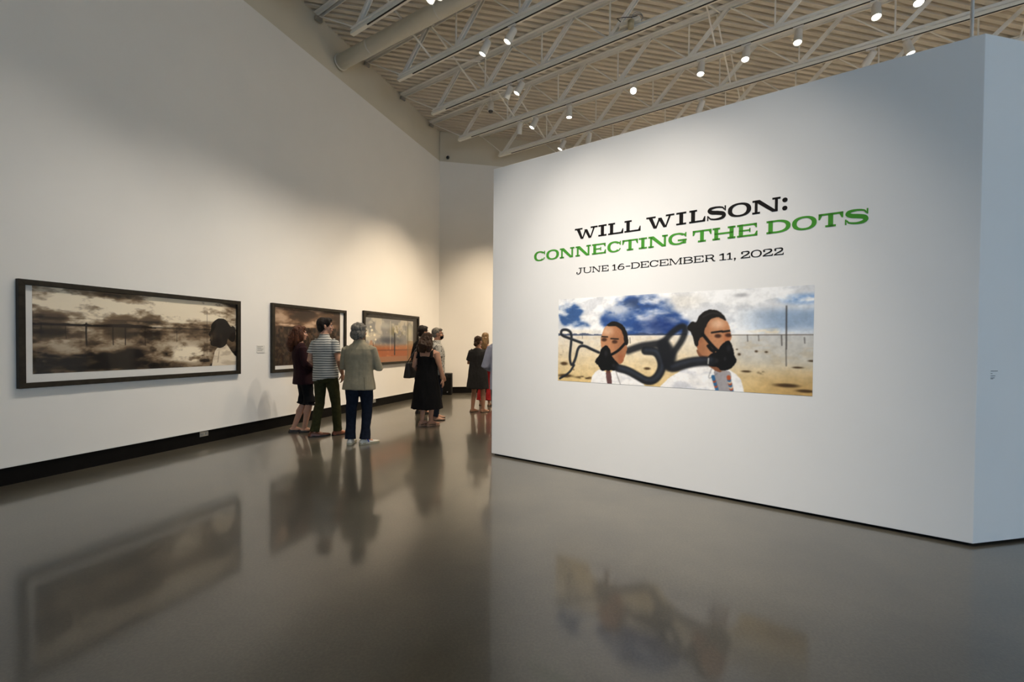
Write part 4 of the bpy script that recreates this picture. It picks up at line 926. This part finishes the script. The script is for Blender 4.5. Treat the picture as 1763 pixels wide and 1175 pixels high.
    def trousers(s, legs, mt, name='trousers', top=1.02, hem=(.070, .066), wid=1.0, cut=1.0, knee_w=.072):
        w_ = s.wide * wid
        parts = [zrings([(.80, 0, -.005, .13 * w_, .105), (.86, 0, -.01, .172 * w_, .128), (.93, 0, -.008, .176 * w_, .128), (top, 0, 0, .160 * w_, .118)])]
        for (hip, knee, ank, yaw) in legs:
            hip, knee, ank = Vector(hip), Vector(knee), Vector(ank); end = knee.lerp(ank, cut) if cut <= 1 else ank
            end = end + V3(0, -.005, -.010 if cut >= 1 else 0)
            parts.append(MB().tube([hip + V3(0, 0, .02), hip.lerp(knee, .3), hip.lerp(knee, .7), knee, knee.lerp(end, .3), knee.lerp(end, .7), knee.lerp(end, .93), end],
                                   [.100 * w_, .096 * w_, .080 * w_, knee_w, .070, hem[0] * .96, hem[0], hem[1] * 1.06], 20))
        return s.put(name, join(*parts), mt, None, 3, .009, 7.0, (1.3, 1.3, .8))
    def top_(s, rows, arms, frac, mt, name='shirt', sl=(.066, .062, .058), fold=.008, stretch=(1, 1, 1), fs=8.0, collar=True):
        parts = [zrings(rows)]
        for (sh, el, wr, *_) in arms:
            sh, el, wr = Vector(sh), Vector(el), Vector(wr); sh = sh + V3(-.022 * (1 if sh.x > 0 else -1), 0, -.022); pts = [sh + V3(-.03 * (1 if sh.x > 0 else -1), 0, .012), sh, sh.lerp(el, .5)]
            rr = [sl[0] * .95, sl[0], sl[1]]
            if frac <= 1: pts.append(sh.lerp(el, frac)); rr.append(sl[2]); pts.insert(2, sh.lerp(el, .25)); rr.insert(2, (sl[0] + sl[1]) / 2)
            else: pts += [el, el.lerp(wr, .5), el.lerp(wr, frac - 1)]; rr += [sl[1] * .95, sl[2], sl[2] * .9]
            parts.append(MB().tube(pts, rr, 18)); parts.append(MB().ell(sh + V3(0, 0, -.012), (sl[0] * .92, sl[0] * .95, sl[0] * .85)))
        return s.put(name, join(*parts), mt, None, 3, fold, fs, stretch)
    def hair(s, ells, mt, tubes=(), fold=.006, fscale=30.0, stretch=(1, 1, .35), name='hair'):
        mb = MB()
        for c, r in ells: s.hell(mb, c, r)
        for pts, rr in tubes: mb.tube([s.H(p) for p in pts], rr, 12)
        return s.put(name, mb, mt, .006, 2, fold, fscale, stretch)
    def shoes(s, legs, mt, sole, name='shoe', L=.27, wd=.047, hh=.085, th=.018, lift=0.0):
        for (hip, knee, ank, yaw, *pt) in [tuple(l) for l in legs]:
            z = max(0.0, ank[2] - .085)
            up_ = place(shoe_shape(L, wd, hh), ank[0], ank[1], radians(yaw), z + lift * 0); so = place(sole_shape(L, wd * 1.04, th), ank[0], ank[1], radians(yaw), z)
            a = s.put(name, up_, mt, .006, 2); b = s.raw('sole', so, sole, False); b.parent = a

def cloth(name, col, var=.12, rough=.9, vs=25): return mat(name, col, rough, var=var, vscale=vs, bump=.15, bscale=250, spec=.15)
M_SKIN = mat('skin', (.44, .235, .155), .5, var=.08, vscale=12, spec=.35); M_SKINL = mat('skin_fair', (.50, .275, .185), .5, var=.08, vscale=12, spec=.35)
M_EYE = mat('eye_white', (.7, .68, .65), .25); M_IRIS = mat('iris', (.03, .02, .015), .2); M_LIP = mat('lips', (.34, .12, .10), .5)
M_HAIRK = mat('hair_dark', (.014, .010, .008), .5, var=.4, vscale=60, bump=.5, bscale=160, spec=.15); M_HAIRR = mat('hair_auburn', (.075, .023, .008), .45, var=.55, vscale=40, bump=.5, bscale=140, spec=.25)
M_HAIRG = mat('hair_grey', (.17, .155, .13), .5, var=.5, vscale=45, bump=.5, bscale=140, spec=.2); M_HAIRB = mat('hair_brown', (.035, .017, .009), .45, var=.5, vscale=45, bump=.5, bscale=140, spec=.2)
M_HAIRY = mat('hair_blond', (.22, .13, .05), .45, var=.4, vscale=45, bump=.5, bscale=140)
def stripe_material(name, a, b, freq, duty):
    m = bpy.data.materials.new(name); m.use_nodes = True; nt = m.node_tree; p = nt.nodes['Principled BSDF']; p.inputs['Roughness'].default_value = .9; p.inputs['Specular IOR Level'].default_value = .15
    tc = nt.nodes.new('ShaderNodeTexCoord'); sx = nt.nodes.new('ShaderNodeSeparateXYZ'); nt.links.new(tc.outputs['Object'], sx.inputs[0])
    no = nt.nodes.new('ShaderNodeTexNoise'); no.inputs['Scale'].default_value = 5; nt.links.new(tc.outputs['Object'], no.inputs['Vector'])
    ad = nt.nodes.new('ShaderNodeMath'); ad.operation = 'MULTIPLY_ADD'; ad.inputs[1].default_value = .02; nt.links.new(no.outputs['Fac'], ad.inputs[0]); nt.links.new(sx.outputs['Z'], ad.inputs[2])
    ml = nt.nodes.new('ShaderNodeMath'); ml.operation = 'MULTIPLY'; ml.inputs[1].default_value = freq; nt.links.new(ad.outputs[0], ml.inputs[0])
    fr = nt.nodes.new('ShaderNodeMath'); fr.operation = 'FRACT'; nt.links.new(ml.outputs[0], fr.inputs[0])
    rp = nt.nodes.new('ShaderNodeValToRGB'); rp.color_ramp.interpolation = 'CONSTANT'; rp.color_ramp.elements[0].color = (*a, 1); rp.color_ramp.elements[1].position = duty; rp.color_ramp.elements[1].color = (*b, 1)
    nt.links.new(fr.outputs[0], rp.inputs[0]); nt.links.new(rp.outputs[0], p.inputs['Base Color']); return m
M_STRIPE = stripe_material('striped_cotton', (.50, .50, .46), (.045, .055, .065), 29.0, .68)
def fleck_material():
    m = mat('flecked_cotton', (.35, .34, .31), .9); nt = m.node_tree; p = nt.nodes['Principled BSDF']; tc = nt.nodes.new('ShaderNodeTexCoord')
    vo = nt.nodes.new('ShaderNodeTexVoronoi'); vo.inputs['Scale'].default_value = 34; nt.links.new(tc.outputs['Object'], vo.inputs['Vector'])
    rp = nt.nodes.new('ShaderNodeValToRGB'); rp.color_ramp.elements[0].position = .28; rp.color_ramp.elements[0].color = (.06, .06, .06, 1); rp.color_ramp.elements[1].position = .42; rp.color_ramp.elements[1].color = (.46, .45, .41, 1)
    nt.links.new(vo.outputs['Distance'], rp.inputs[0]); nt.links.new(rp.outputs[0], p.inputs['Base Color']); return m
M_FLECK = fleck_material()
M_MAROON = cloth('maroon_knit', (.020, .007, .009)); M_BLK = cloth('black_cloth', (.006, .006, .007)); M_OLIVE = cloth('olive_twill', (.036, .036, .013), .2); M_TAN = cloth('tan_wool', (.30, .265, .185), .08)
M_JEAN = cloth('dark_denim', (.010, .014, .026), .25); M_GREYD = cloth('charcoal_jersey', (.030, .030, .032)); M_RED = cloth('red_cotton', (.36, .022, .025)); M_LAV = cloth('lavender_shirt', (.36, .37, .46), .06)
M_BRLEA = mat('brown_leather', (.17, .048, .018), .35, var=.25, vscale=15); M_BLKLEA = mat('black_leather', (.010, .009, .009), .4, var=.2); M_WHLEA = mat('white_leather', (.62, .60, .54), .45, var=.05)
M_SOLED = mat('dark_sole', (.02, .014, .01), .6); M_SOLEG = mat('gum_sole', (.42, .38, .26), .6); M_BLUE = mat('blue_trim', (.02, .05, .35), .5); M_NUDE = mat('tan_sandal', (.36, .22, .15), .5)
M_KHAKI = cloth('grey_trousers', (.26, .26, .27), .08)

HX = .09
def stand(dx=0.0, dy=0.0, k=.0, lyaw=-8, ryaw=8, spread=.11):
    return [((-HX, 0, .90), (-spread + .005, .02 + k, .49), (-spread, dy - .02, .085), lyaw), ((HX, 0, .90), (spread - .005, .02 + k, .49), (spread, -dy - .02, .085), ryaw)]
def arm_hang(side, el=(.245, -.035, 1.13), wr=(.255, .05, .885), d=(0.02, .25, -1), pn=(-1, .1, 0), curl=.35):
    return ((side * .185, -.005, 1.415), (side * el[0], el[1], el[2]), (side * wr[0], wr[1], wr[2]), (side * d[0], d[1], d[2]), (side * pn[0], pn[1], pn[2]), side, curl)

# --- woman with auburn hair by the wall
F = Figure('person with auburn hair in maroon top, black shorts and clogs nearest the wall', (-3.40, 7.27), 50, 1.70, .006, .009, .97, curve=((0, 0, -.02), (.5, 0, .07), (.9, 0, .085), (1.2, 0, .03), (1.75, 0, -.01)), head_yaw=10, head_pitch=-4)
lg = [((-HX, 0, .90), (-.075, .03, .49), (-.085, -.05, .085), 4), ((HX, 0, .90), (.085, .07, .50), (.075, .07, .085), 10)]
ar = [((-.175, 0, 1.405), (-.225, -.02, 1.12), (-.10, .17, 1.06), (.5, .75, .1), (0, 0, -1), -1, .5), ((.175, 0, 1.405), (.225, 0, 1.12), (.10, .18, 1.04), (-.5, .75, .1), (0, 0, -1), 1, .5)]
F.body(lg, ar, M_SKINL)
F.top_([(.80, 0, -.01, .215, .165), (.90, 0, -.01, .205, .155), (1.02, 0, 0, .188, .140), (1.15, 0, .005, .178, .132), (1.28, 0, .005, .182, .132), (1.38, 0, 0, .178, .112), (1.44, 0, -.005, .120, .085), (1.475, 0, -.005, .080, .072)], ar, 1.55, M_MAROON, 'knit_top', (.066, .062, .055), .010, (1, 1, .5), 7)
F.trousers(lg, M_BLK, 'shorts', .95, (.105, .105), 1.02, .10, .098)
F.hair([((0, -.02, .045), (.088, .105, .088)), ((0, -.055, -.02), (.086, .075, .12)), ((.066, -.008, -.035), (.040, .066, .105)), ((-.066, -.008, -.035), (.040, .066, .105)), ((0, .04, .085), (.066, .05, .035))], M_HAIRR,
       [([(0, -.07, .0), (.0, -.115, -.10), (0, -.145, -.20), (0, -.155, -.31)], [.075, .080, .068, .028]), ([(.06, -.04, -.03), (.07, -.05, -.13), (.065, -.07, -.21)], [.04, .042, .02]), ([(-.06, -.04, -.03), (-.075, -.06, -.13), (-.07, -.09, -.23)], [.04, .045, .02])], .012, 22)
F.shoes(lg, M_BLKLEA, M_SOLED, 'clog', .25, .048, .055, .03)

# --- man in striped shirt
F = Figure('person in striped short-sleeved shirt, olive trousers and brown shoes', (-2.87, 6.96), 16, 1.815, .006, .009, 1.0, head_yaw=46, curve=((0, 0, 0), (.9, .01, .02), (1.75, 0, 0)))
lg = [((-HX, 0, .90), (-.115, .03, .49), (-.125, -.05, .085), 38), ((HX, 0, .90), (.115, .10, .50), (.115, .16, .085), 22)]
ar = [((-.19, 0, 1.41), (-.235, -.05, 1.13), (-.16, .14, .985), (.4, .7, -.3), (1, 0, 0), -1, .5), ((.19, 0, 1.41), (.262, -.04, 1.13), (.225, .085, .93), (-.15, .35, -.8), (-1, 0, 0), 1, .5)]
F.body(lg, ar, M_SKINL)
F.top_([(.845, 0, -.005, .188, .140, .16), (.93, 0, -.005, .186, .138, .06), (1.05, 0, 0, .180, .132), (1.18, 0, .005, .186, .134), (1.30, 0, .0, .190, .136), (1.375, 0, -.003, .182, .118), (1.43, 0, -.006, .130, .092), (1.475, 0, -.005, .074, .072), (1.515, 0, -.004, .066, .066)], ar, .62, M_STRIPE, 'striped_shirt', (.066, .066, .070), .009, (1, 1, .6), 7)
F.trousers(lg, M_OLIVE, 'trousers', 1.0, (.066, .066), .96, 1.0, .070)
F.hair([((0, -.025, .040), (.086, .098, .095)), ((0, -.055, -.02), (.072, .060, .075)), ((0, .035, .090), (.072, .072, .038)), ((.055, .02, .055), (.03, .055, .05)), ((-.055, .02, .055), (.03, .055, .05)), ((.075, -.035, -.005), (.012, .025, .04)), ((-.075, -.035, -.005), (.012, .025, .04))], M_HAIRK)
F.shoes(lg, M_BRLEA, M_SOLED, 'shoe', .315, .050, .100, .022)

# --- man in tan blazer
F = Figure('grey-haired person in tan blazer, dark jeans and white sneakers', (-2.18, 6.50), -2, 1.715, .006, .009, 1.06, head_yaw=34, head_pitch=-3)
lg = [((-HX, 0, .90), (-.115, .01, .49), (-.115, -.03, .085), -4), ((HX, 0, .90), (.105, .03, .49), (.095, -.03, .085), 52)]
ar = [((-.20, -.005, 1.40), (-.245, .03, 1.12), (-.02, .215, 1.13), (1, .2, 0), (0, 1, 0), -1, .4), ((.20, -.005, 1.40), (.272, .03, 1.11), (.06, .225, 1.17), (-1, .1, .1), (0, 1, 0), 1, .4)]
F.body(lg, ar, M_SKINL, belly=.02)
F.trousers(lg, M_JEAN, 'jeans', .98, (.074, .074), 1.0, 1.0, .078)
F.top_([(.795, 0, -.01, .236, .165), (.86, 0, -.01, .228, .160), (.97, 0, -.005, .208, .148), (1.08, 0, 0, .198, .140), (1.20, 0, .003, .208, .142), (1.31, 0, 0, .214, .142), (1.385, 0, -.006, .200, .124), (1.435, 0, -.008, .150, .10), (1.475, 0, -.008, .090, .084), (1.52, 0, -.004, .074, .076)], ar, 1.92, M_TAN, 'blazer', (.070, .066, .056), .010, (1, 1, .6), 6)
F.raw('back_vent', MB().bar((.125, -.158, .80), (.115, -.150, .98), .004, .006), mat('dark_seam', (.16, .14, .095), .9), False)  # darker tan bar along the vent line
F.hair([((0, -.025, .040), (.104, .112, .098)), ((0, -.065, -.035), (.100, .070, .092)), ((.07, -.015, -.03), (.040, .058, .075)), ((-.07, -.015, -.03), (.040, .058, .075)), ((0, .05, .085), (.066, .05, .035))], M_HAIRG, (), .010, 24)
F.shoes(lg, M_WHLEA, M_SOLEG, 'sneaker', .305, .052, .098, .030)
stripe = place(MB().add([(.046, .03, .035), (.046, .05, .035), (.042, .03, .075), (.042, .015, .075), (.049, .03, .035), (.049, .05, .035), (.045, .03, .075), (.045, .015, .075)], [(0, 1, 2, 3), (4, 5, 6, 7), (0, 1, 5, 4), (1, 2, 6, 5), (2, 3, 7, 6), (3, 0, 4, 7)]), lg[1][2][0], lg[1][2][1], radians(52))
F.raw('shoe_stripe', stripe, M_BLUE, False)

# --- woman in black dress
F = Figure('person in sleeveless black midi dress with brown wavy hair, back turned', (-1.475, 7.93), 14, 1.62, .006, .010, 1.28, head_yaw=20, head_pitch=-6)
lg = [((-HX, 0, .90), (-.085, .02, .49), (-.080, -.04, .11), 42), ((HX, 0, .90), (.085, .03, .49), (.075, .00, .11), 50)]
ar = [((-.205, -.005, 1.40), (-.255, -.03, 1.12), (-.225, .14, 1.0), (.3, .8, .1), (0, 0, -1), -1, .4), ((.205, -.005, 1.40), (.268, -.02, 1.12), (.30, .02, .885), (.10, .15, -1), (-1, 0, 0), 1, .30)]
F.body(lg, ar, M_SKINL, .02)
F.put('dress', join(zrings([(.335, 0, -.01, .300, .245), (.50, 0, -.01, .278, .225), (.68, 0, -.01, .255, .20), (.85, 0, -.01, .232, .178), (.96, 0, -.005, .218, .165), (1.06, 0, .0, .203, .150), (1.16, 0, .005, .196, .146), (1.25, 0, .005, .200, .148), (1.31, 0, .0, .190, .135)]),
      MB().tube([(-.13, -.125, 1.28), (-.135, -.085, 1.40), (-.125, -.01, 1.455), (-.115, .09, 1.36), (-.11, .13, 1.28)], [(.045, .02), (.026, .016), (.024, .014), (.028, .016), (.045, .02)], 12),
      MB().tube([(.13, -.125, 1.28), (.135, -.085, 1.40), (.125, -.01, 1.455), (.115, .09, 1.36), (.11, .13, 1.28)], [(.045, .02), (.026, .016), (.024, .014), (.028, .016), (.045, .02)], 12)), M_BLK, None, 3, .012, 7, (1.6, 1.6, .35))
F.hair([((0, -.02, .045), (.090, .106, .088)), ((0, -.065, -.03), (.112, .080, .125)), ((.078, -.02, -.08), (.052, .065, .125)), ((-.078, -.02, -.08), (.052, .065, .125)), ((0, .04, .085), (.066, .05, .035))], M_HAIRB,
       [([(0, -.075, -.02), (0, -.115, -.13), (0, -.12, -.26)], [.095, .11, .05]), ([(-.08, -.05, -.05), (-.125, -.07, -.16), (-.14, -.08, -.27)], [.055, .068, .030]), ([(.08, -.05, -.05), (.12, -.07, -.15), (.125, -.08, -.24)], [.055, .065, .028])], .014, 20)
for (h_, k_, a_, yw) in lg:                                          # block-heeled sandals
    so = join(place(MB().add(*(lambda v: (v.v, v.f))(sole_shape(.245, .046, .016))), a_[0], a_[1], radians(yw), .004), place(MB().box((0, -.05, .028), .045, .045, .056), a_[0], a_[1], radians(yw)))
    sn = F.raw('sandal', so, M_NUDE, False)
    st = F.raw('toe_strap', place(MB().tube([(-.044, .10, .012), (-.034, .10, .052), (0, .10, .066), (.034, .10, .052), (.044, .10, .012)], [(.020, .006)] * 5, 10, ref=(0, 1, 0)), a_[0], a_[1], radians(yw)), M_NUDE); st.parent = sn

# --- shoulder bag of the woman in black
bgM = Matrix.Translation((-1.475, 7.93, 0)) @ Matrix.Rotation(-radians(14), 4, 'Z')
bg = thing('shoulder_bag', 'black leather shoulder bag hanging beside the black dress', 'bag', loc=(bgM @ Vector((-.335, .03, .83))), rz=-radians(14))
MB().add([(-.07, -.15, 0), (.07, -.15, 0), (.07, .15, 0), (-.07, .15, 0), (-.035, -.12, .27), (.035, -.12, .27), (.035, .12, .27), (-.035, .12, .27)], [(0, 1, 2, 3), (4, 5, 6, 7), (0, 1, 5, 4), (1, 2, 6, 5), (2, 3, 7, 6), (3, 0, 4, 7)]).obj('bag_body', M_BLKLEA, bg, bevel=.02)
for xx in (-.03, .03): MB().tube([(xx, -.09, .25), (.06 + xx * .3, -.06, .40), (.115, -.02, .512), (.115, .03, .512), (.06 + xx * .3, .07, .40), (xx, .09, .25)], .007, 8).obj('strap', M_BLKLEA, bg, True)

# --- man with glasses, face mask and patterned shirt
F = Figure('person with glasses, black face mask and flecked grey shirt, half hidden', (-1.425, 8.62), 66, 1.73, .008, .012, 1.04, head_yaw=8)
lg = stand(0, .04); ar = [arm_hang(-1), arm_hang(1)]
F.body(lg, ar, M_SKINL)
F.top_([(.86, 0, 0, .200, .150), (.95, 0, 0, .195, .148), (1.08, 0, 0, .188, .145), (1.20, 0, .005, .190, .142), (1.31, 0, 0, .202, .138), (1.39, 0, -.004, .196, .118), (1.44, 0, -.006, .14, .092), (1.48, 0, -.004, .078, .074), (1.52, 0, -.004, .068, .068)], ar, .75, M_FLECK, 'flecked_shirt', (.078, .078, .078))
F.trousers(lg, M_JEAN, 'trousers', 1.0, (.072, .072))
F.hair([((0, -.025, .045), (.081, .094, .086)), ((0, -.05, -.01), (.070, .055, .06)), ((0, .035, .088), (.066, .06, .032))], M_HAIRG, (), .004, 40)
mk = MB(); F.hell(mk, (0, .060, -.050), (.056, .056, .050)); mo = F.raw('face_mask', mk, M_BLK)
for sx in (-1, 1):
    F.raw('mask_loop', MB().tube([F.H((sx * .050, .055, -.035)), F.H((sx * .072, .02, -.012)), F.H((sx * .080, -.02, .0))], .003, 6), M_BLK)
    g_ = MB(); g_.tube([F.H((sx * .034 + .024 * cos(a), .102 - abs(sx * .034 + .024 * cos(a)) * .12, .010 + .019 * sin(a))) for a in np.linspace(0, 2 * pi, 16)], .0028, 6); F.raw('glasses_rim', g_, M_BLKLEA)
    F.raw('glasses_temple', MB().tube([F.H((sx * .058, .094, .016)), F.H((sx * .080, .04, .016)), F.H((sx * .084, -.02, .008))], .003, 6), M_BLKLEA)
F.shoes(lg, M_NUDE, M_SOLED)

# --- person with black hair behind the dress
F = Figure('person with short black hair, mostly hidden behind the black dress', (-1.83, 9.30), 34, 1.79, .008, .012, 1.0, head_yaw=12)
lg = stand(0, .03); ar = [arm_hang(-1, (.225, -.03, 1.13), (.20, .08, .90)), arm_hang(1, (.225, -.03, 1.13), (.19, .10, .92))]
F.body(lg, ar, M_SKIN)
F.top_([(.86, 0, 0, .185, .140), (.95, 0, 0, .182, .138), (1.08, 0, 0, .178, .134), (1.20, 0, .005, .182, .136), (1.31, 0, 0, .192, .134), (1.39, 0, -.004, .190, .116), (1.44, 0, -.006, .135, .09), (1.485, 0, -.004, .076, .072)], ar, 1.9, M_BLK, 'black_shirt')
F.trousers(lg, M_BLK, 'trousers', 1.0, (.070, .070))
F.hair([((0, -.025, .042), (.088, .100, .098)), ((0, -.055, -.02), (.076, .06, .075)), ((0, .035, .092), (.072, .070, .036)), ((.055, .02, .055), (.03, .05, .05)), ((-.055, .02, .055), (.03, .05, .05))], M_HAIRK)
F.shoes(lg, M_BLKLEA, M_SOLED)

# --- woman in charcoal dress
F = Figure('person in short charcoal dress with dark tied-back hair near the partition edge', (-.715, 9.60), 12, 1.60, .007, .011, 1.0, head_yaw=18, head_pitch=-4)
lg = [((-HX, 0, .90), (-.095, .02, .49), (-.115, -.03, .085), 30), ((HX, 0, .90), (.115, .03, .49), (.135, -.02, .085), 34)]
ar = [((-.18, 0, 1.41), (-.235, .02, 1.13), (-.03, .20, 1.12), (1, .2, 0), (0, 1, 0), -1, .4), ((.18, 0, 1.41), (.235, .02, 1.13), (.05, .21, 1.15), (-1, .1, .1), (0, 1, 0), 1, .4)]
F.body(lg, ar, M_SKIN)
F.top_([(.545, 0, -.01, .262, .195), (.70, 0, -.01, .245, .18), (.88, 0, -.01, .225, .165), (1.02, 0, 0, .206, .150), (1.16, 0, .005, .196, .142), (1.30, 0, 0, .200, .138), (1.385, 0, -.004, .192, .116), (1.44, 0, -.006, .13, .09), (1.475, 0, -.004, .078, .072)], ar, .80, M_GREYD, 'dress', (.076, .074, .074), .010, (1.5, 1.5, .4), 7)
F.hair([((0, -.02, .040), (.085, .100, .090)), ((0, -.06, -.02), (.075, .058, .075)), ((0, -.105, -.075), (.045, .045, .055)), ((0, .045, .082), (.064, .05, .035))], M_HAIRB, (), .006, 30)
F.shoes(lg, M_NUDE, M_SOLED, 'sandal', .24, .045, .035, .014)

# --- woman in red
F = Figure('person with long blond hair in red outfit behind the charcoal dress', (-.62, 10.60), 6, 1.69, .008, .012, .98, head_yaw=8)
lg = stand(0, .03); ar = [arm_hang(-1), arm_hang(1)]
F.body(lg, ar, M_SKINL)
F.top_([(.84, 0, 0, .190, .145), (.95, 0, 0, .180, .138), (1.08, 0, 0, .168, .128), (1.20, 0, .005, .176, .132), (1.31, 0, 0, .186, .132), (1.385, 0, -.004, .180, .112), (1.43, 0, -.006, .13, .09)], ar, .55, M_RED, 'red_top', (.074, .076, .080))
F.trousers(lg, M_RED, 'red_trousers', 1.0, (.095, .10), 1.0, .88, .09)
F.hair([((0, -.02, .045), (.086, .102, .088)), ((0, -.06, -.02), (.085, .066, .11)), ((.055, -.02, -.06), (.036, .06, .11)), ((-.055, -.02, -.06), (.036, .06, .11)), ((0, .04, .085), (.064, .05, .035))], M_HAIRY,
       [([(0, -.07, 0), (0, -.10, -.12), (0, -.115, -.26), (0, -.115, -.33)], [(.07), .078, .065, .03])], .008, 30)
F.shoes(lg, M_NUDE, M_SOLED, 'sandal', .24, .045, .035, .014)

# --- person in lavender shirt cut off by the partition
F = Figure('person in pale lavender shirt mostly hidden behind the partition edge', (-.125, 6.80), 8, 1.74, .008, .011, 1.06, head_yaw=10)
lg = stand(0, .02); ar = [((-.195, 0, 1.41), (-.262, -.05, 1.12), (-.16, .15, 1.06), (.6, .7, 0), (0, 0, -1), -1, .4), ((.195, 0, 1.41), (.25, -.03, 1.13), (.14, .16, 1.06), (-.6, .7, 0), (0, 0, -1), 1, .4)]
F.body(lg, ar, M_SKINL)
F.top_([(.76, 0, -.01, .205, .158), (.86, 0, -.005, .206, .158), (.97, 0, 0, .204, .154), (1.08, 0, 0, .200, .15), (1.20, 0, .005, .202, .150), (1.31, 0, 0, .212, .144), (1.39, 0, -.004, .206, .122), (1.44, 0, -.006, .145, .095), (1.48, 0, -.004, .078, .074), (1.515, 0, -.004, .068, .068)], ar, 1.7, M_LAV, 'lavender_shirt', (.082, .076, .064), .010, (1, 1, .6), 6)
F.trousers(lg, M_KHAKI, 'trousers', 1.0, (.074, .074))
F.hair([((0, -.025, .042), (.085, .098, .094)), ((0, -.055, -.02), (.074, .06, .07)), ((0, .035, .090), (.070, .066, .036))], M_HAIRB)
F.shoes(lg, M_BLKLEA, M_SOLED)
